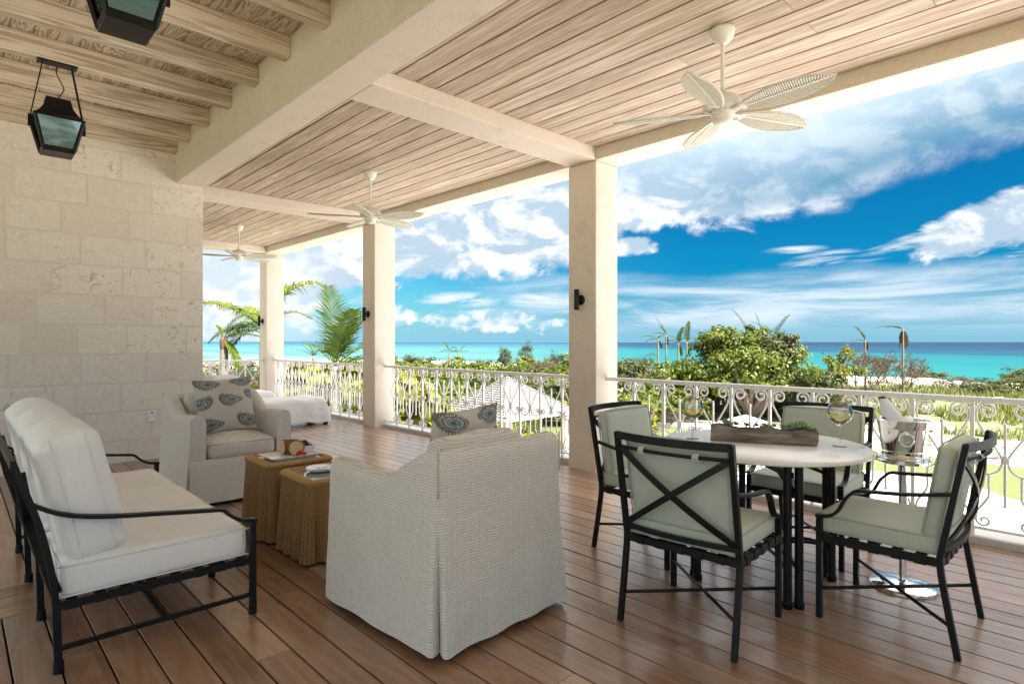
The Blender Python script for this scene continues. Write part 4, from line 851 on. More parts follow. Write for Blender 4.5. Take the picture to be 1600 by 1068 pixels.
# ---- parasol and pool furniture
ps = thing('parasol', 'open white parasol seen past the log planter, below the railing', 'parasol', (26.33, 12.23, G))
MB().tube([(0, 0, 0), (0, 0, 2.5)], .03, 10).build('pole', M_canvas, ps); MB().lathe([(0, 0), (.35, 0), (.35, .06), (0, .08)], 20).build('base', M_pave, ps)
vs = [(0, 0, 2.55)] + [(1.45 * math.cos(k * PI / 4), 1.45 * math.sin(k * PI / 4), 2.08) for k in range(8)] + [(1.45 * math.cos(k * PI / 4), 1.45 * math.sin(k * PI / 4), 1.92) for k in range(8)] + [(0, 0, 2.52)] + [(1.42 * math.cos(k * PI / 4), 1.42 * math.sin(k * PI / 4), 2.05) for k in range(8)]
MB().add(vs, [(0, 1 + k, 1 + (k + 1) % 8) for k in range(8)] + [(1 + k, 9 + k, 9 + (k + 1) % 8, 1 + (k + 1) % 8) for k in range(8)] + [(17, 18 + (k + 1) % 8, 18 + k) for k in range(8)]).build('canopy', M_canvas, ps)
for k in range(8): MB().bar((0, 0, 2.49), (1.4 * math.cos(k * PI / 4), 1.4 * math.sin(k * PI / 4), 2.03), .02).build('rib', M_teak, ps)
def lounger(label, x_, y_, rz, cushion_mat):
    t = thing('pool_lounger', label, 'lounger', (x_, y_, G + .012), rz, 'loungers on the pool deck')
    f = MB().box(-.95, .95, -.33, -.28, .26, .33).box(-.95, .95, .28, .33, .26, .33)
    for k in range(10): f.box(-.93 + k * .2, -.80 + k * .2, -.28, .28, .30, .325)
    f.build('frame', M_teak, t)
    for sx_ in (-.85, .85):
        for sy_ in (-.3, .3): MB().box(sx_ - .03, sx_ + .03, sy_ - .025, sy_ + .025, 0, .26).build('leg', M_teak, t)
    put('mattress', cushion(1.25, .58, .1, .03, .01, 4), cushion_mat, t, (.3, 0, .38)); put('backrest', cushion(.68, .58, .1, .03, .01, 4), cushion_mat, t, (-.58, 0, .60), (0, rad(42), 0))
lounger('pool lounger nearest the right edge, beyond the right dining chair', 38.6, 4.5, 2.6, M_canvas); lounger('second pool lounger behind the right edge one', 41.0, 4.1, 2.6, M_canvas); lounger('pool lounger beyond the ice bucket', 40.2, 8.2, 2.4, M_canvas)
def pchair(label, x_, y_, rz):
    t = thing('pool_chair', label, 'chair', (x_, y_, G + .012), rz, 'wooden chairs on the pool deck')
    for sx_ in (-.25, .25):
        for sy_ in (-.27, .27): MB().box(sx_ - .025, sx_ + .025, sy_ - .025, sy_ + .025, 0, .62 if sx_ > 0 else .9).build('leg', M_teak, t)
    s_ = MB(); [s_.box(-.25 + k * .1, -.17 + k * .1, -.25, .25, .40, .425) for k in range(5)]; s_.build('seat', M_teak, t)
    s_ = MB(); [s_.box(-.27, -.245, -.22 + k * .11, -.15 + k * .11, .45, .88) for k in range(5)]; s_.build('backrest', M_teak, t)
    for sy_ in (-.27, .27): MB().box(-.25, .29, sy_ - .03, sy_ + .03, .622, .645).build('armrest', M_teak, t)
pchair('teak chair beyond the back of the right dining chair', 37.7, 5.9, 2.2); pchair('teak chair on the pool deck right of the ice bucket', 38.2, 7.9, 2.6)
def rock(label, u, t, s):
    bm = bmesh.new(); bmesh.ops.create_icosphere(bm, subdivisions=3, radius=1)
    for v in bm.verts: v.co *= 1 + .35 * noise.noise(v.co * 1.7 + Vector((u, 0, 0))); v.co.z *= .55
    me = bpy.data.meshes.new('rock'); bm.to_mesh(me); bm.free(); o = put('rock', me, M_rock, None, spot(u, t)); o.scale = (s * 1.5, s, s); tag(o, label, 'rock', 'pale rocks behind the pool deck')
rock('pale rock behind the pool deck, right of the ice bucket', 1462, 39.5, .9); rock('smaller pale rock beside the first one behind the pool deck', 1440, 40.5, .7); rock('pale rock at the dune foot near the right edge', 1550, 52, 1.3)

# ================================================================ FURNITURE ON THE DECK
def flatbar(mb, pts, wd, th): return mb.tube(pts, wd / 2 ** .5, 4, flat=th / wd)
# ---------------------------------------------------------------- dining chairs
CH = {}
def chair_parts():
    """chair faces local +X, origin on the floor under the seat centre"""
    P = []
    def add(nm, me, m_, loc=(0, 0, 0), rot=None, sub=None): me.materials.append(m_); P.append((nm, me, loc, rot, sub))
    W_ = .283; bow = lambda y, k=.055: -k * (1 - (y / W_) ** 2)
    for s in (-1, 1):
        add('leg', flatbar(MB(), [(.275, s * W_, 0), (.275, s * W_, .492)], .026, .026).mesh('leg'), M_black)
        post = spline([(-.285, s * W_, 0), (-.25, s * W_, .2), (-.222, s * W_, .39), (-.232, s * W_, .48), (-.272, s * W_, .70), (-.315, s * W_, .932)], 4)
        add('back_leg', flatbar(MB(), post, .0245, .0245).mesh('back_leg', bevel=0), M_black)
        arm = spline([(-.272, s * W_, .71), (-.12, s * W_, .682), (.0, s * W_, .668), (.10, s * W_, .66)], 4) + spline([(.118, s * W_, .652), (.155, s * W_, .612), (.19, s * W_, .545), (.232, s * W_, .512), (.291, s * W_, .503)], 4)
        add('armrest', flatbar(MB(), arm, .030, .014).mesh('armrest'), M_black)
        add('stretcher', MB().tube([(.268, s * W_, .145), (-.262, -s * W_, .145 + s * .012)], .0085, 8).mesh('stretcher', True), M_black)
    sf = MB().bar((-.225, -W_, .40), (.275, -W_, .40), .022, .034).bar((-.225, W_, .40), (.275, W_, .40), .022, .034).bar((.268, -W_, .40), (.268, W_, .40), .022, .034).bar((-.222, -W_, .40), (-.222, W_, .40), .022, .034)
    add('seat_frame', sf.mesh('seat_frame'), M_black)
    for k in range(5):
        x_ = -.15 + k * .092; add('seat_strap', MB().box(x_ - .022, x_ + .022, -W_ - .0145, W_ + .0145, .4178, .4225).box(x_ - .022, x_ + .022, -W_ - .0145, -W_ - .0115, .381, .4178).box(x_ - .022, x_ + .022, W_ + .0115, W_ + .0145, .381, .4178).mesh('seat_strap'), M_black)
    for k in range(5):
        y_ = -.2 + k * .1; add('seat_strap', MB().box(-.2368, .2828, y_ - .022, y_ + .022, .4128, .4172).box(-.2368, -.2336, y_ - .022, y_ + .022, .381, .4128).mesh('seat_strap'), M_black)
    ys_ = [-W_ + 2 * W_ * k / 10 for k in range(11)]
    top = MB()
    for k in range(10): top.bar((-.315 + bow(ys_[k]), ys_[k], .918), (-.315 + bow(ys_[k + 1]), ys_[k + 1], .918), .014, .037)
    add('top_rail', top.mesh('top_rail'), M_black)
    add('cushion_rod', MB().tube([(-.300 + bow(y, .05), y, .862) for y in ys_], .009, 8).mesh('cushion_rod', True), M_black)
    low = MB()
    for k in range(10): low.bar((-.232 + bow(ys_[k], .03), ys_[k], .462), (-.232 + bow(ys_[k + 1], .03), ys_[k + 1], .462), .02, .022)
    add('lower_rail', low.mesh('lower_rail'), M_black)
    for s in (-1, 1):
        st = [(-.236 - .066 * u + bow(W_ * (2 * u - 1), .045), s * W_ * (2 * u - 1) * .97, .475 + .385 * u) for u in [k / 8 for k in range(9)]]
        mb = MB()
        for a, b_ in zip(st, st[1:]): mb.bar(a, b_, .009 + .001 * (s > 0), .029, up=(0, 1, .7 * -s))
        add('back_brace', mb.mesh('back_brace'), M_black)
    lean = rad(-9.5)
    add('seat_cushion', cushion(.52, .535, .088, .022, .016, 12, .003, 1, .12), M_sage, (.035, 0, .466))
    add('piping', cord(.515, .53, .503, .0045).mesh('piping', True), M_sseam, (.035, 0, 0), None, 'seat_cushion'); add('piping', cord(.515, .53, .430, .0045).mesh('piping', True), M_sseam, (.035, 0, 0), None, 'seat_cushion')
    add('back_cushion', cushion(.075, .515, .43, .032, .018, 12, .004, 2, .1), M_sage, (-.212, 0, .694), (0, lean, 0))
    pb = MB().tube(spline([(0, a, b_) for a, b_ in ((-.25, -.18), (-.23, -.209), (0, -.215), (.23, -.209), (.25, -.18), (.254, 0), (.25, .18), (.23, .209), (0, .215), (-.23, .209), (-.25, .18), (-.254, 0))], 4, True), .0045, 5, True)
    for dx_ in (-.033, .033): add('piping', pb.mesh('piping', True), M_sseam, (-.212 + dx_ * math.cos(lean), 0, .694 - dx_ * math.sin(lean)), (0, lean, 0), 'back_cushion')
    for s in (-1, 1):
        y_ = s * .135; bx = -.300 + bow(y_, .05)
        add('cushion_loop', MB().tube([(bx + .05, y_, .845), (bx + .02, y_, .875), (bx - .004, y_, .8755), (bx - .0135, y_, .862), (bx - .004, y_, .8485), (bx + .02, y_, .835), (bx + .05, y_, .83)], .02, 4, flat=.12).mesh('cushion_loop'), M_sage, (0, 0, 0), None, 'back_cushion')
    return P
CHP = chair_parts()
def dining_chair(label, x_, y_, rz):
    t = thing('dining_chair', label, 'chair', (x_, y_, 0), rad(rz), 'dining chairs round the white table'); by = {}
    for nm, me, loc, rot, sub in CHP:
        if sub:
            par = by[sub]; o = put(nm, me, None, None); mi = (Matrix.Translation(par.location) @ par.rotation_euler.to_matrix().to_4x4()).inverted()
            o.parent = par; o.matrix_parent_inverse = mi; o.location = loc; o.rotation_euler = rot or (0, 0, 0)
        else: by[nm] = put(nm, me, None, t, loc, rot)
dining_chair('black metal dining chair with green cushion seen from behind, nearest the camera', 2.703, 1.487, 4.2)
dining_chair('black metal dining chair with green cushion at the far right, seen in profile', 3.432, .81, 90)
dining_chair('black metal dining chair half hidden behind the nearest one, beside the middle column', 3.415, 2.215, -90)
dining_chair('black metal dining chair facing the camera across the white table, against the railing', 4.14, 1.49, 180)

# ---------------------------------------------------------------- dining table and what stands on it
TX, TY, TZ = 3.42, 1.49, .785
dt = thing('dining_table', 'round white stone topped dining table on black paired metal legs', 'table', (TX, TY, 0))
MB().lathe([(0, .757), (.548, .757), (.558, .762), (.56, .770), (.558, .780), (.552, TZ), (0, TZ)], 72).build('tabletop', M_top, dt, 'auto')
r_ = .385
for k in range(4):
    a = rad(45 + 90 * k + 1); c, s = math.cos(a), math.sin(a)
    for o_ in (-.03, .03):
        px, py = c * r_ - s * o_, s * r_ + c * o_
        MB().lathe([(0, 0), (.024, 0), (.027, .006), (.027, .03), (.0215, .036), (.0215, .75), (0, .75)], 14, (px, py, 0)).build('leg', M_black, dt, 'auto')
    MB().bar((c * r_, s * r_, .60), (c * .22, s * .22, .668), .02).build('brace', M_black, dt)
    MB().bar((0, 0, .675), (c * (r_ - .02), s * (r_ - .02), .675), .026, .03).bar((c * .33, s * .33, .74), (c * .4, s * .4, .74), .09, .028).build('upper_bar', M_black, dt)
    for o_ in (-.03, .03):
        MB().tube(spline([(c * (r_ - .01) - s * o_, s * (r_ - .01) + c * o_, .19), (c * .26 - s * o_, s * .26 + c * o_, .22), (c * .09 - s * o_ * .8, s * .09 + c * o_ * .8, .22)], 4), .010, 8).build('lower_bar', M_black, dt, True)
MB().tube([(.10 * math.cos(k * PI / 12), .10 * math.sin(k * PI / 12), .22) for k in range(24)], .010, 8, True).build('centre_ring', M_black, dt, True)
def wine_glass(label, x_, y_):
    t = thing('wine_glass', label, 'wine glass', (x_, y_, TZ), 0, 'wine glasses on the table')
    MB().lathe([(0, 0), (.038, 0), (.038, .002), (.012, .007), (.0045, .016), (.0038, .10), (.0065, .112), (.026, .127), (.054, .152), (.066, .178), (.0655, .195), (.058, .222), (.051, .242), (.0495, .242), (.0567, .222), (.0643, .195), (.0647, .178), (.053, .154), (.025, .129), (.006, .117), (0, .116)], 32).build('glass', M_glass, t, True)
    MB().lathe([(0, .1165), (.0062, .1175), (.0252, .1295), (.0532, .1545), (.0649, .178), (.0649, .181), (0, .181)], 32).build('wine', M_wine, t, 'auto')
wine_glass('glass of white wine at the right of the log planter', 3.616, 1.139); wine_glass('glass of white wine at the left of the log planter, before the railing', 3.26, 1.845)
pl_c = Vector((3.445, 1.498, TZ)); pa = math.atan2(-.498, .243)
pln = thing('log_planter', 'long driftwood trough planter across the white table', 'planter', pl_c, pa)
bm = bmesh.new(); bmesh.ops.create_cube(bm, size=1); bmesh.ops.subdivide_edges(bm, edges=bm.edges[:], cuts=11, use_grid_fill=True)
for v in bm.verts:
    x_, y_, z_ = v.co; v.co = Vector((x_ * .56, y_ * .115 * (1.06 - .12 * (2 * abs(x_)) ** 3), (z_ + .5) * .088 + .001))
    top_ = z_ > .49 and abs(y_) < .4 and abs(x_) < .46
    if top_: v.co.z -= .014
    nz = noise.noise_vector(v.co * 11) * .014 + noise.noise_vector(v.co * 40) * .004; v.co += Vector((nz.x, nz.y, nz.z * (0 if z_ < -.49 else 1)))
    if z_ > .49: v.co.z += .008 * math.sin(x_ * 13 + 1) - .012 * sstep(.2, .5, x_) - .006
    if z_ < -.49: v.co.z = .001
me = bpy.data.meshes.new('trough'); bm.to_mesh(me); bm.free(); me.polygons.foreach_set('use_smooth', [True] * len(me.polygons)); put('trough', me, M_drift, pln)
so_ = MB().box(-.25, .25, -.035, .035, .066, .078).build('soil', M_soil, pln)
def succulent(label, sx_, sy_, r, n_, up_, grp=None):
    r *= 1.45; p = pl_c + Vector((math.cos(pa) * sx_ - math.sin(pa) * sy_, math.sin(pa) * sx_ + math.cos(pa) * sy_, .086))
    b_ = MB()
    for k in range(n_):
        a = k * 2.4; u = k / n_; rr = r * (1 - .6 * u); e = rad(15 + up_ * u); c, s = math.cos(a), math.sin(a)
        d = Vector((c * math.cos(e), s * math.cos(e), math.sin(e))); q = Vector((-s, c, 0)); nrm = d.cross(q); o0 = Vector((0, 0, .004 + .012 * u)); wd = rr * .24
        b_.add([o0 - q * wd * .5, o0 + q * wd * .5, o0 + d * rr * .6 + q * wd, o0 + d * rr, o0 + d * rr * .6 - q * wd, o0 + d * rr * .5 + nrm * -wd * .8, o0 + d * rr * .45 + nrm * wd * .25], [(0, 5, 4), (0, 1, 5), (1, 2, 5), (2, 3, 5), (3, 4, 5), (0, 4, 6), (4, 3, 6), (3, 2, 6), (2, 1, 6), (1, 0, 6)])
    tag(b_.build('succulent', M_succ, loc=p, smooth=True), label, 'succulent', grp or 'succulents in the log planter')
for a in ((.20, .0, .055, 22, 60, 'spiky dark green succulent rosette at the right end of the log planter'), (-.20, .0, .042, 16, 65, 'upright green succulent at the left end of the log planter'), (-.15, .012, .028, 14, 50, 'small pale rosette beside the leftmost succulent'), (-.09, -.005, .026, 14, 45, 'small grey green rosette left of the planter middle'), (-.035, .0, .024, 14, 40, 'tiny grey rosette near the planter middle'), (.01, -.01, .032, 14, 40, 'bright yellow green rosette in the planter middle'), (.06, .008, .024, 14, 40, 'tiny dusty rosette right of the bright one'), (.105, -.006, .026, 14, 45, 'small olive rosette left of the spiky dark one'), (.145, .012, .03, 14, 50, 'small green rosette touching the spiky dark one')): succulent(a[5], *a[:5])

# ---------------------------------------------------------------- ice bucket on its stand
BX, BY = 3.861, .892
st = thing('bucket_stand', 'polished steel ice bucket stand with round base by the railing', 'stand', (BX, BY, 0))
MB().lathe([(0, 0), (.158, 0), (.162, .004), (.162, .018), (.155, .024), (.10, .033), (.03, .042), (.024, .05), (0, .05)], 48).build('base', M_chrome, st, 'auto')
MB().tube([(0, 0, .04), (0, 0, .70)], .021, 20).build('pole', M_chrome, st, 'auto')
MB().lathe([(0, .690), (.03, .690), (.05, .698), (.125, .700), (.132, .704), (.132, .716), (.126, .718), (0, .718)], 48).build('tray', M_chrome, st, 'auto')
MB().tube([(.128 * math.cos(k * PI / 20), .128 * math.sin(k * PI / 20), .742) for k in range(40)], .0035, 6, True).build('gallery_ring', M_chrome, st, True)
for k in range(6): MB().tube([(.128 * math.cos(k * PI / 3), .128 * math.sin(k * PI / 3), .716), (.128 * math.cos(k * PI / 3), .128 * math.sin(k * PI / 3), .742)], .003, 6).build('gallery_post', M_chrome, st)
bk = thing('ice_bucket', 'polished steel ice bucket with ring handles on the stand', 'ice bucket', (BX, BY, .719))
MB().lathe([(0, 0), (.094, 0), (.099, .006), (.118, .17), (.1185, .176), (.122, .18), (.123, .205), (.127, .212), (.128, .219), (.124, .222), (.119, .219), (.117, .19), (.096, .01), (0, .01)], 48).build('pail', M_chrome, bk, 'auto')
for sgn, ang in ((1, rad(200)), (-1, rad(20))):
    c, s = math.cos(ang), math.sin(ang); q = Vector((-s, c, 0)); o0 = Vector((c * .121, s * .121, .150))
    kn = MB().ball(tuple(o0), .014, 12, 8).build('handle_knob', M_chrome, bk, True)
    MB().tube([tuple(o0 + Vector((c * .008, s * .008, -.030)) + q * .034 * math.cos(k * PI / 12) + Vector((0, 0, .034 * math.sin(k * PI / 12)))) for k in range(24)], .0042, 8, True).build('ring_handle', M_chrome, bk, True)
bo = thing('wine_bottle', 'wine bottle neck leaning out of the ice bucket', 'bottle', (BX + .0, BY + .0, .735))
dv = (RT * -.30 + UP).normalized(); off = RT * -.02
MB().lathe([(0, 0), (.037, 0), (.038, .01), (.038, .19), (.03, .225), (.016, .25), (.0145, .33), (.0165, .332), (.0165, .345), (.013, .348), (0, .348)], 24).build('bottle', mat('dark_bottle_glass', (.02, .03, .012), .08), bo, 'auto', rot=dv.to_track_quat('Z', 'Y').to_euler(), loc=off)
npk = MB(); vs = []
for k in range(13):
    u = k / 12; a = u * 2 * PI
    for j in range(6):
        f = j / 5; c0 = Vector((BX, BY, .935)) + RT * -.035; tip = Vector((BX, BY, 1.055)) + RT * -.112
        base = c0 + (RT * math.cos(a) * .072 + FW * math.sin(a) * .055) + Vector((0, 0, .012 * math.sin(3 * a) - .02)); p = base.lerp(tip + (RT * math.cos(a) + FW * math.sin(a)) * .02, f ** .9) + noise.noise_vector(Vector((a, f * 3, 0))) * .006; vs.append(p)
npk.add(vs, [(k * 6 + j, (k + 1) * 6 + j, (k + 1) * 6 + j + 1, k * 6 + j + 1) for k in range(12) for j in range(5)])
tag(npk.build('napkin', M_napkin, smooth=True), 'white napkin wrapped round the bottle neck in the ice bucket', 'napkin')

# ---------------------------------------------------------------- sofa
sf = thing('outdoor_sofa', 'white cushioned three seat sofa on a black metal frame at left', 'sofa', (.72, 4.04, 0)); SO = Vector((.72, 4.04, 0))
def sl_(*pts): return [tuple(Vector(p) - SO) for p in pts]
ys3 = (3.075, 3.72, 4.36, 5.005)
for y in ys3:
    flatbar(MB(), sl_((.325, y, .0), (.318, y, .26)), .028, .028).lathe([(0, 0), (.02, 0), (.02, .045), (.015, .05), (0, .05)], 10, tuple(Vector((.325, y, 0)) - SO)).build('leg', M_black, sf)
    flatbar(MB(), sl_((1.11, y, .0), (1.11, y, .262 if y in ys3[1:3] else .462)), .028, .028).lathe([(0, 0), (.02, 0), (.02, .045), (.015, .05), (0, .05)], 10, tuple(Vector((1.11, y, 0)) - SO)).build('leg', M_black, sf)
    flatbar(MB(), spline(sl_((.318, y, .25), (.305, y, .40), (.262, y, .62), (.18, y, .886)), 5), .030, .024).build('back_post', M_black, sf)
for y in (ys3[0], ys3[3]):
    flatbar(MB(), spline(sl_((.240, y, .71), (.335, y, .655), (.475, y, .617), (.724, y, .582), (.955, y, .552)), 5) + spline(sl_((.972, y, .545), (1.005, y, .512), (1.055, y, .482), (1.128, y, .469)), 4), .032, .016).build('armrest', M_black, sf)
    MB().bar(*sl_((.325, y, .098), (1.11, y, .098)), .018, .018).build('stretcher', M_black, sf)
MB().bar(*sl_((.72, ys3[0], .098), (.72, ys3[3], .098)), .02, .016).build('stretcher', M_black, sf)
MB().bar(*sl_((.32, ys3[0], .272), (1.11, ys3[0], .272)), .022, .03).bar(*sl_((.32, ys3[3], .272), (1.11, ys3[3], .272)), .022, .03).bar(*sl_((1.10, ys3[0], .272), (1.10, ys3[3], .272)), .022, .03).bar(*sl_((.325, ys3[0], .272), (.325, ys3[3], .272)), .022, .03).build('seat_frame', M_black, sf)
for k in range(8): x_ = .37 + k * .098; MB().box(x_ - .02 - .72, x_ + .02 - .72, ys3[0] - .012 - 4.04, ys3[3] + .012 - 4.04, .2875, .2925).box(x_ - .02 - .72, x_ + .02 - .72, ys3[0] - .0145 - 4.04, ys3[0] - .0115 - 4.04, .255, .2925).build('seat_strap', M_black, sf)
MB().bar(*sl_((.18, ys3[0], .878), (.18, ys3[3], .878)), .018, .034).build('top_rail', M_black, sf)
for a, b_ in zip(ys3, ys3[1:]):
    for s in (0, 1):
        p, q = ((.20, a, .84), (.318, b_, .33)) if s else ((.318, a, .33), (.20, b_, .84)); m_ = ((.25 + .004 * s), (a + b_) / 2, .585)
        MB().bar(*sl_(p, m_), .012, .04, up=(1, 0, .2)).bar(*sl_(m_, q), .012, .04, up=(1, 0, .2)).build('back_brace', M_black, sf)
for k in range(3):
    yc = (ys3[k] + ys3[k + 1]) / 2
    o = put('seat_cushion', cushion(.755, .636, .145, .03, .022, 14, .006, k * 3, .12), M_white, sf, Vector((.708, yc, .37)) - SO)
    for z_ in (.060, -.066): put('piping', cord(.75, .632, z_, .0036).mesh('piping', True), M_seam, o)
    o = put('back_cushion', cushion(.235, .612, .53, .040, .055, 18, .009, k * 5 + 2, .18), M_white, sf, Vector((.415, yc + .01, .71)) - SO, (0, rad(-13), 0))
    for x_ in (-.062, .062): put('seam', MB().tube(spline([(x_, a * .955, b_ * .995) for a, b_ in ((-.29, -.268), (-.318, -.244), (-.330, -.12), (-.334, 0), (-.330, .12), (-.318, .244), (-.29, .268), (-.15, .288), (0, .296), (.15, .288), (.29, .268), (.318, .244), (.330, .12), (.334, 0), (.330, -.12), (.318, -.244), (.29, -.268), (.15, -.288), (0, -.296), (-.15, -.288))], 3, True), .0022, 5, True).mesh('seam', True), M_seam, o)

# ---------------------------------------------------------------- slipcovered armchairs
def armchair_mesh():
    D, Wt, rc = .45, .42, .06; th = .125; path = []                    # outer path: (point, outward normal, arc length)
    def side(n0, p, q):
        for k in range(n0): path.append(Vector(p).lerp(Vector(q), k / n0))
    side(30, (D, Wt, 0), (-D + rc, Wt, 0))
    for k in range(12): a = PI / 2 + k / 12 * PI / 2; path.append(Vector((-D + rc + rc * math.cos(a), Wt - rc + rc * math.sin(a), 0)))
    side(34, (-D, Wt - rc, 0), (-D, -Wt + rc, 0))
    for k in range(12): a = PI + k / 12 * PI / 2; path.append(Vector((-D + rc + rc * math.cos(a), -Wt + rc + rc * math.sin(a), 0)))
    side(30, (-D + rc, -Wt, 0), (D, -Wt, 0)); path.append(Vector((D, -Wt, 0)))
    n = len(path); vs, fs = [], []; zs = [0, .05, .1, .16, .22, .3, .38, .46, .54, .62, .7, .78, .86, .93, 1.0]
    def H(p):
        if p.x > .0: return .738 + .022 * sstep(.02, .42, p.x)
        return .738 + .165 * sstep(.02, -.40, p.x) - (.012 * (1 - (p.y / Wt) ** 2) if p.x < -.43 else 0)
    m_ = None; corners = [36, 36 + 12 + 34]
    for i, p in enumerate(path):
        t = (path[min(n - 1, i + 1)] - path[max(0, i - 1)]).normalized(); nr = Vector((-t.y, t.x, 0)) * -1
        if nr.dot(p) < 0 and abs(p.x) < .44: nr = -nr
        nr = Vector((t.y, -t.x, 0)); nr = nr if nr.dot(Vector((p.x + .0, p.y, 0))) > 0 else -nr
        h = H(p); prof = []
        ck = min(abs(i - c) for c in corners)
        for f in zs:
            z = .032 + f * (h - .05 - .032); fl = .026 * (1 - sstep(.0, .70, z)) + .006 * math.sin(i * .5) * (1 - sstep(0, .45, z))
            pleat = -.05 * (1 - sstep(.10, .72, z)) * math.exp(-(ck / 1.2) ** 2) + .014 * (1 - sstep(.1, .72, z)) * math.exp(-((ck - 3) / 2.0) ** 2)
            lift = .004 * (1 - f) ** 8 * math.sin(min(1, ck / 16) * PI)
            prof.append((p + nr * (fl + pleat)) + Vector((0, 0, z + lift)))
        for d, dz_ in ((.010, .022), (.03, .006), (.0625, 0), (.095, .006), (.115, .022)): prof.append(p - nr * d + Vector((0, 0, h - dz_)))
        tt = th if not (36 - 8 < i < 36 + 8 or 82 - 8 < i < 82 + 8) else th
        for z in (h - .06, h - .16, .36): prof.append(p - nr * tt + Vector((0, 0, z)))
        m_ = len(prof); vs += prof
    for i in range(n - 1):
        for k in range(m_ - 1): fs.append((i * m_ + k, (i + 1) * m_ + k, (i + 1) * m_ + k + 1, i * m_ + k + 1))
    fs += [tuple(range(m_)), tuple((n - 1) * m_ + k for k in range(m_))]
    for j, v in enumerate(vs): vs[j] = v + noise.noise_vector(v * 5) * .006
    b_ = MB(); b_.add(vs, fs); shell = b_.mesh('slipcover', 'auto')
    # front skirt, seat base
    fr = []; nn = 24
    for k in range(nn + 1):
        y = -.425 + .85 * k / nn
        for z in (.034, .12, .22, .32, .385): fr.append((D + .004 + .034 * (1 - sstep(0, .38, z)) + .006 * math.sin(k * .9) * (1 - z / .4), y, z))
    fr += [(D - .01, fr[k * 5][1], fr[k * 5 + 4][2] + .006) for k in range(nn + 1)]; o0 = (nn + 1) * 5
    fq = [(k * 5 + j, (k + 1) * 5 + j, (k + 1) * 5 + j + 1, k * 5 + j + 1) for k in range(nn) for j in range(4)] + [(k * 5 + 4, (k + 1) * 5 + 4, o0 + k + 1, o0 + k) for k in range(nn)]
    skirt = MB().add(fr, fq).mesh('front_skirt', True)
    base = MB().box(-D + .13, D - .005, -Wt + .127, Wt - .127, .30, .385).mesh('seat_base')
    under = MB().box(-D + .06, D - .06, -Wt + .06, Wt - .06, .012, .06).mesh('base_frame')
    rolls = []
    for c in corners:
        p = path[c]; t = (path[c + 1] - path[c - 1]).normalized(); nr = Vector((t.y, -t.x, 0)); nr = nr if nr.dot(p) > 0 else -nr
        rolls.append(MB().tube([p + nr * (.004 + .012 * (1 - sstep(.0, .7, z))) + Vector((0, 0, z)) for z in [.70 + .20 * k / 8 for k in range(9)]], .0045, 6).mesh('corner_piping', True))
    return shell, skirt, base, under, rolls
AM = armchair_mesh()
def armchair(label, x_, y_, rz, rake=0):
    t = thing('slipcovered_armchair', label, 'armchair', (x_, y_, 0), rad(rz), 'linen slipcovered armchairs')
    put('slipcover', AM[0], M_linen, t); put('front_skirt', AM[1], M_linen, t); put('seat_base', AM[2], M_linen, t); put('base_frame', AM[3], M_gap, t)
    for r in AM[4]: put('corner_piping', r, M_lseam, t)
    o = put('seat_cushion', cushion(.70, .56, .15, .045, .05, 14, .007, 3, .2), M_linen, t, (.11, 0, .455)); put('piping', cord(.70, .56, .055, .0045).mesh('piping', True), M_lseam, o)
    put('back_cushion', cushion(.17, .56, .36, .06, .03, 14, .010, 6, .3), M_linen, t, (-.235, 0, .725), (0, rad(-8), 0))
armchair('linen slipcovered armchair seen from behind in the foreground', 1.895, 2.50, 92.5)
armchair('linen slipcovered armchair facing the camera beside the stone wall', 1.835, 5.76, -90)
PAIS = [(-.55, .80, 1, 0), (.60, .86, 1, 1), (-.95, .08, 1, 1), (.16, .14, 1.0, 0), (1.02, .30, .8, 0), (-.62, -.72, 1.1, 0), (.74, -.66, 1.05, 0)]
def print_col(u, v):
    base = np.array((.60, .545, .47)); 
    for cx, cy, s, fl in PAIS:
        a, b_ = (u - cx) / s, (v - cy) / s
        if fl: a = -a
        if abs(a) > .62 or abs(b_) > .5: continue
        ap = (a + .02) / .44; w_ = .205 * max(0, 1 - ap * ap) ** .55 * (1.12 - .45 * ap) if abs(ap) < 1 else 0
        yy = b_ + .10 * (ap ** 2 if ap < 0 else 0) * -1
        d = abs(yy) / w_ if w_ > .004 else 9
        tx, ty = a + .30, b_ - .135; tr_ = math.hypot(tx, ty); ta = math.degrees(math.atan2(ty, tx)); tail = abs(tr_ - .105) < .045 * (1 if ta > 0 or ta < -150 else .0) + (.03 if -60 < ta <= 0 else 0)
        if d < 1 or tail:
            e = math.sqrt((a / .44) ** 2 + (yy / .2) ** 2) if d < 1 else 1
            an = math.atan2(yy * 2, a)
            k = .5 + .5 * math.sin(an * 22 + 9 * e) * math.sin(e * 30)
            dark = np.array((.060, .072, .085)); teal = np.array((.13, .20, .22)); grey = np.array((.22, .22, .22))
            c = dark * (1 - .55 * k) + grey * .55 * k
            if d < 1 and e < .46: c = teal if e > .16 else np.array((.05, .06, .09))
            if d < 1 and (.46 < e < .53 or (.72 < e < .77)): c = base * .85
            if d < 1 and d > .80 and math.sin(an * 40) > .3: c = base
            if noise.noise((u * 38, v * 38, 0)) > .32: c = c * .4 + base * .6
            return c
    st_ = .97 + .04 * math.sin(u * 260); return base * st_
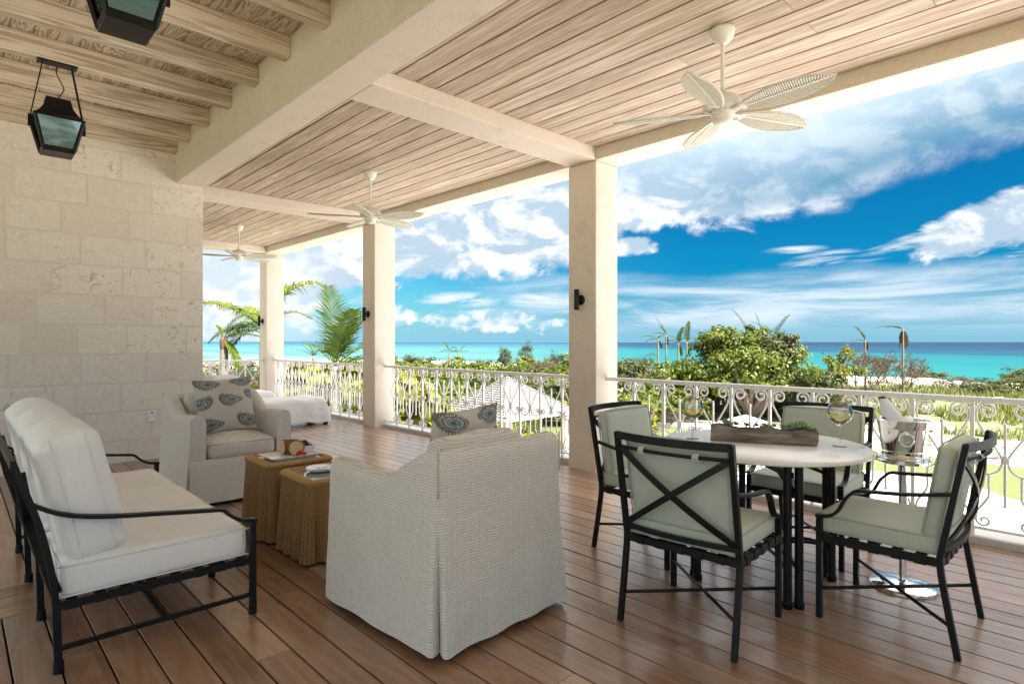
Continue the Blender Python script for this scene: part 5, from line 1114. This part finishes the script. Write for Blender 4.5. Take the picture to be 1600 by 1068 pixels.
def pillow_mesh(S, T_, N=110):
    vs, cs = [], []
    for sgn in (1, -1):
        for j in range(N + 1):
            for i in range(N + 1):
                u, v = 2 * i / N - 1, 2 * j / N - 1; pu = 1 - .07 * (1 - v * v); pv = 1 - .07 * (1 - u * u)
                th = T_ * ((1 - abs(u) ** 2.6) * (1 - abs(v) ** 2.6)) ** .55; w_ = noise.noise((u * 2.2, v * 2.2, sgn * 3)) * .012 * (1 - u ** 4) * (1 - v ** 4)
                vs.append((sgn * (th + w_), u * pu * S / 2, v * pv * S / 2)); cs.append((*print_col(u * (1 if sgn > 0 else -1), v), 1))
    M2 = (N + 1) ** 2; fs = []
    for j in range(N):
        for i in range(N):
            a = j * (N + 1) + i; fs.append((a, a + 1, a + N + 2, a + N + 1)); fs.append((M2 + a, M2 + a + N + 1, M2 + a + N + 2, M2 + a + 1))
    me = bpy.data.meshes.new('pillow'); me.from_pydata(vs, [], fs); ca_ = me.color_attributes.new('print', 'FLOAT_COLOR', 'POINT'); ca_.data.foreach_set('color', np.array(cs, np.float32).ravel())
    me.polygons.foreach_set('use_smooth', [True] * len(me.polygons)); me.update(); return me
PM = pillow_mesh(.50, .085)
o = put('throw_pillow', PM, M_print, None, (1.80, 5.66, .80), (rad(3), rad(-14), rad(-92))); tag(o, 'paisley printed pillow leaning in the far armchair', 'pillow', 'paisley pillows')
o = put('throw_pillow', PM, M_print, None, (2.02, 2.52, .775), (rad(-2), rad(-10), rad(97))); tag(o, 'paisley printed pillow showing above the back of the foreground armchair', 'pillow', 'paisley pillows')

# ---------------------------------------------------------------- nesting wicker tables
def wicker_table(label, x0, x1, y0, y1, h):
    cx, cy, w_, d_ = (x0 + x1) / 2, (y0 + y1) / 2, x1 - x0, y1 - y0; t = thing('wicker_table', label, 'side table', (cx, cy, 0), 0, 'nesting wicker tables')
    rc = .035; per = []
    def seg(p, q, n):
        for k in range(n): per.append((p[0] + (q[0] - p[0]) * k / n, p[1] + (q[1] - p[1]) * k / n))
    hx, hy = w_ / 2, d_ / 2
    for (c0, a0), (p, q) in zip((((hx - rc, hy - rc), 0), ((-hx + rc, hy - rc), 90), ((-hx + rc, -hy + rc), 180), ((hx - rc, -hy + rc), 270)), (((hx - rc, hy), (-hx + rc, hy)), ((-hx, hy - rc), (-hx, -hy + rc)), ((-hx + rc, -hy), (hx - rc, -hy)), ((hx, -hy + rc), (hx, hy - rc)))):
        for k in range(8): g = rad(a0 + k * 11.25); per.append((c0[0] + rc * math.cos(g), c0[1] + rc * math.sin(g)))
        seg(p, q, 52)
    n = len(per); L = [0]
    for k in range(n): a, b_ = per[k], per[(k + 1) % n]; L.append(L[-1] + math.hypot(b_[0] - a[0], b_[1] - a[1]))
    nf = round(L[-1] / .125); zs = [h * k / 26 for k in range(27)]; vs, uv = [], []
    for j, z in enumerate(zs):
        k_ = 1 - z / h
        for i in range(n + 1):
            p = per[i % n]; a, b_ = per[(i - 1) % n], per[(i + 1) % n]; t_ = Vector((b_[0] - a[0], b_[1] - a[1], 0)).normalized(); nr = Vector((t_.y, -t_.x, 0))
            f = abs(math.sin(PI * nf * L[i] / L[-1])) ** .7 - .55; off_ = .022 * k_ + .075 * f * k_ ** .7
            vs.append((p[0] + nr.x * off_, p[1] + nr.y * off_, .012 + z * (h - .02) / h + .006 * math.sin(nf * PI * L[i] / L[-1]) ** 2 * k_)); uv.append((L[i], z))
    N1 = n + 1; fs = [(j * N1 + i, j * N1 + i + 1, (j + 1) * N1 + i + 1, (j + 1) * N1 + i) for j in range(26) for i in range(n)]
    me = bpy.data.meshes.new('wicker_skirt'); me.from_pydata(vs, [], fs); ul = me.uv_layers.new(name='UVMap')
    for lp in me.loops: ul.data[lp.index].uv = uv[lp.vertex_index]
    me.polygons.foreach_set('use_smooth', [True] * len(me.polygons)); me.update(); put('wicker_skirt', me, M_wicker, t)
    br = MB(); m_ = int(L[-1] / .0135)
    for k in range(m_):
        s = L[-1] * k / m_; i = max(0, min(n - 1, int(np.searchsorted(L, s)) - 1)); a, b_ = per[i], per[(i + 1) % n]; f = (s - L[i]) / max(1e-6, L[i + 1] - L[i]); p = Vector((a[0] + (b_[0] - a[0]) * f, a[1] + (b_[1] - a[1]) * f, 0)); t_ = Vector((b_[0] - a[0], b_[1] - a[1], 0)).normalized(); nr = Vector((t_.y, -t_.x, 0))
        br.tube([p + nr * .004 + t_ * .006 + Vector((0, 0, h - .03)), p + nr * .005 + t_ * .003 + Vector((0, 0, h - .008)), p - nr * .012 + Vector((0, 0, h + .003)), p - nr * .032 - t_ * .006 + Vector((0, 0, h + .001)), p - nr * .046 - t_ * .01 + Vector((0, 0, h - .008))], .0062, 5)
    tag(br.build('rim_braid', M_cane, t, True), kind='stuff')
    MB().box(-hx + .04, hx - .04, -hy + .04, hy - .04, h - .014, h - .004).build('glass_top', M_mirrorglass, t, bevel=.002)
wicker_table('taller wicker drape table holding the cake plate', 1.565, 2.03, 4.045, 4.50, .535)
wicker_table('lower wicker drape table holding two stacked plates, behind the foreground armchair', 1.60, 2.06, 3.475, 3.955, .51)
def plate_thing(label, x_, y_, z, hx, hy, rz):
    t = thing('serving_plate', label, 'plate', (x_, y_, z), rad(rz)); vs = []
    for s, zz in ((.80, .0), (.80, .004), (1, .022), (1.0, .027), (.78, .009)): vs += [(-hx * s, -hy * s, zz), (hx * s, -hy * s, zz), (hx * s, hy * s, zz), (-hx * s, hy * s, zz)]
    MB().add(vs, [(3, 2, 1, 0)] + [(k * 4 + j, k * 4 + (j + 1) % 4, k * 4 + 4 + (j + 1) % 4, k * 4 + 4 + j) for k in range(4) for j in range(4)] + [(16, 17, 18, 19)]).build('plate_body', M_china, t, bevel=.002)
PZ = .532
plate_thing('white rectangular serving plate under the cut cake', 1.80, 4.245, PZ, .185, .13, 0)
ck = thing('bundt_cake', 'half of a brown glazed ring cake with pale cut face on the serving plate', 'cake', (1.775, 4.265, PZ + .0115), rad(-38)); vs = []; fs = []; na, nb = 40, 22
for i in range(na + 1):
    a = rad(-5 + 130 * i / na)
    for j in range(nb):
        g = 2 * PI * j / nb; fl = 1 + .07 * math.cos(i * 2 * PI * 9 / na) * max(0, .25 + math.cos(g) * .5 + .5 * math.sin(g)); rr = .054 * fl; R_ = .074 + rr * math.cos(g) * 1.0; z = .050 + rr * 1.02 * math.sin(g); z = max(0, z) if math.sin(g) < 0 else z; vs.append((R_ * math.cos(a), R_ * math.sin(a), z))
for i in range(na):
    for j in range(nb): fs.append((i * nb + j, i * nb + (j + 1) % nb, (i + 1) * nb + (j + 1) % nb, (i + 1) * nb + j))
MB().add(vs, fs).build('crust', M_crust, ck, True)
for i, dn in ((0, -1), (na, 1)):
    a = rad(-5 + 130 * i / na); tv = Vector((-math.sin(a), math.cos(a), 0)) * dn * .0012; ring = [Vector(vs[i * nb + j]) + tv for j in range(nb)]; cc = sum(ring, Vector()) / nb
    MB().add([cc + (p - cc) * .94 for p in ring] + [cc + (p - cc) * .94 - tv * 3 for p in ring] + [cc + tv * .5], [(j, (j + 1) % nb, 2 * nb) for j in range(nb)] + [(j, nb + j, nb + (j + 1) % nb, (j + 1) % nb) for j in range(nb)]).build('cut_face', M_crumb, ck)
def cluster(name, label, cat, c, r, n_, spread, m_, lay):
    t = thing(name, label, cat, c); k = 0; me = MB().ball((0, 0, 0), r, 10, 7).mesh('berry', True)
    for L_ in range(lay):
        for q in range(max(1, n_ - L_ * 3)): a = q * 2.4 + L_; rr = spread * (1 - L_ / lay) * math.sqrt((q + .5) / n_); put('berry', me, m_, t, (rr * math.cos(a), rr * math.sin(a) * .8, r + L_ * r * 1.5))
cluster('red_berries', 'bright red berries beside the cut cake', 'berries', (1.845, 4.175, PZ + .012), .0115, 9, .042, M_red, 2)
cluster('grape_bunch', 'dark red grapes in the white dish behind the cake', 'grapes', (1.945, 4.335, PZ + .045), .0105, 15, .052, M_grape, 3)
di = thing('square_dish', 'small white square dish holding dark grapes', 'dish', (1.945, 4.33, PZ + .0115), 0)
MB().add([(sx_ * s, sy_ * s, z) for s, z in ((.040, 0), (.058, .048), (.054, .048), (.038, .005)) for sx_, sy_ in ((-1, -1), (1, -1), (1, 1), (-1, 1))], [(3, 2, 1, 0)] + [(k * 4 + j, k * 4 + (j + 1) % 4, k * 4 + 4 + (j + 1) % 4, k * 4 + 4 + j) for k in range(3) for j in range(4)] + [(12, 13, 14, 15)]).build('dish_body', M_china, di)
for k, lb in enumerate(('lower of two white plates stacked on the lower wicker table', 'upper of two white plates stacked on the lower wicker table')):
    o = MB().lathe([(0, 0), (.055, 0), (.06, .003), (.092, .013), (.094, .0155), (.091, .016), (.06, .007), (0, .006)], 40).build('side_plate', M_china, None, True, loc=(1.80, 3.76, .5075 + k * .0105)); tag(o, lb, 'plate', 'stacked plates')
nb_ = MB().box(-.05, .05, -.014, .014, 0, .006).box(-.052, .03, -.006, .018, .0062, .012).build('folded_napkin', M_china, None, bevel=.002, loc=(1.815, 3.765, .5265), rot=(0, 0, rad(35))); tag(nb_, 'folded white napkin on the stacked plates', 'napkin')

# ---------------------------------------------------------------- covered loungers at the far end
def covered(label, x0, x1, y0, y1, h, hb):
    L, Wd = x1 - x0, y1 - y0; t = thing('covered_lounger', label, 'lounger', ((x0 + x1) / 2, (y0 + y1) / 2, 0), 0, 'loungers under white dust covers'); vs = []; n, m_ = 60, 28
    for i in range(n + 1):
        u = i / n; x_ = -L / 2 + L * u; e = sstep(0, .04, u) * sstep(1, .955, u); back = (hb - h) * sstep(.42, .20, u)
        for j in range(m_ + 1):
            v = j / m_; q = 2 * v - 1; top = h + back; sec = (1 - abs(q) ** 9) ** .3 if abs(q) < 1 else 0; z = .06 + (top - .06) * sec * (e ** .35 if e > 0 else 0); fl = 1 + .05 * (1 - z / top)
            w_ = noise.noise((x_ * 3.1, q * 1.7, h)) * .02 + noise.noise((x_ * 9, q * 3, 2)) * .008; vs.append((x_ * (1 + .02 * (1 - z / top)), q * Wd / 2 * fl + w_ * (abs(q) > .8), z + w_ * (z > .1) + (.02 * math.sin(x_ * 9 + q * 2) * (1 if abs(q) > .93 and z < .1 else 0))))
    MB().add(vs, [(i * (m_ + 1) + j, (i + 1) * (m_ + 1) + j, (i + 1) * (m_ + 1) + j + 1, i * (m_ + 1) + j + 1) for i in range(n) for j in range(m_)]).build('dust_cover', M_cover, t, True)
    for sx_ in (-1, 1):
        for sy_ in (-1, 1): MB().box(-.03, .03, -.03, .03, 0, .07).build('foot', M_black, t, loc=(sx_ * (L / 2 - .07), sy_ * (Wd / 2 - .05), 0))
covered('long lounger under a white cover, nearest the second column', 2.75, 4.62, 9.28, 9.98, .45, .86)
covered('second lounger under a white cover, farther back by the end railing', 2.5, 4.35, 10.75, 11.45, .47, .92)
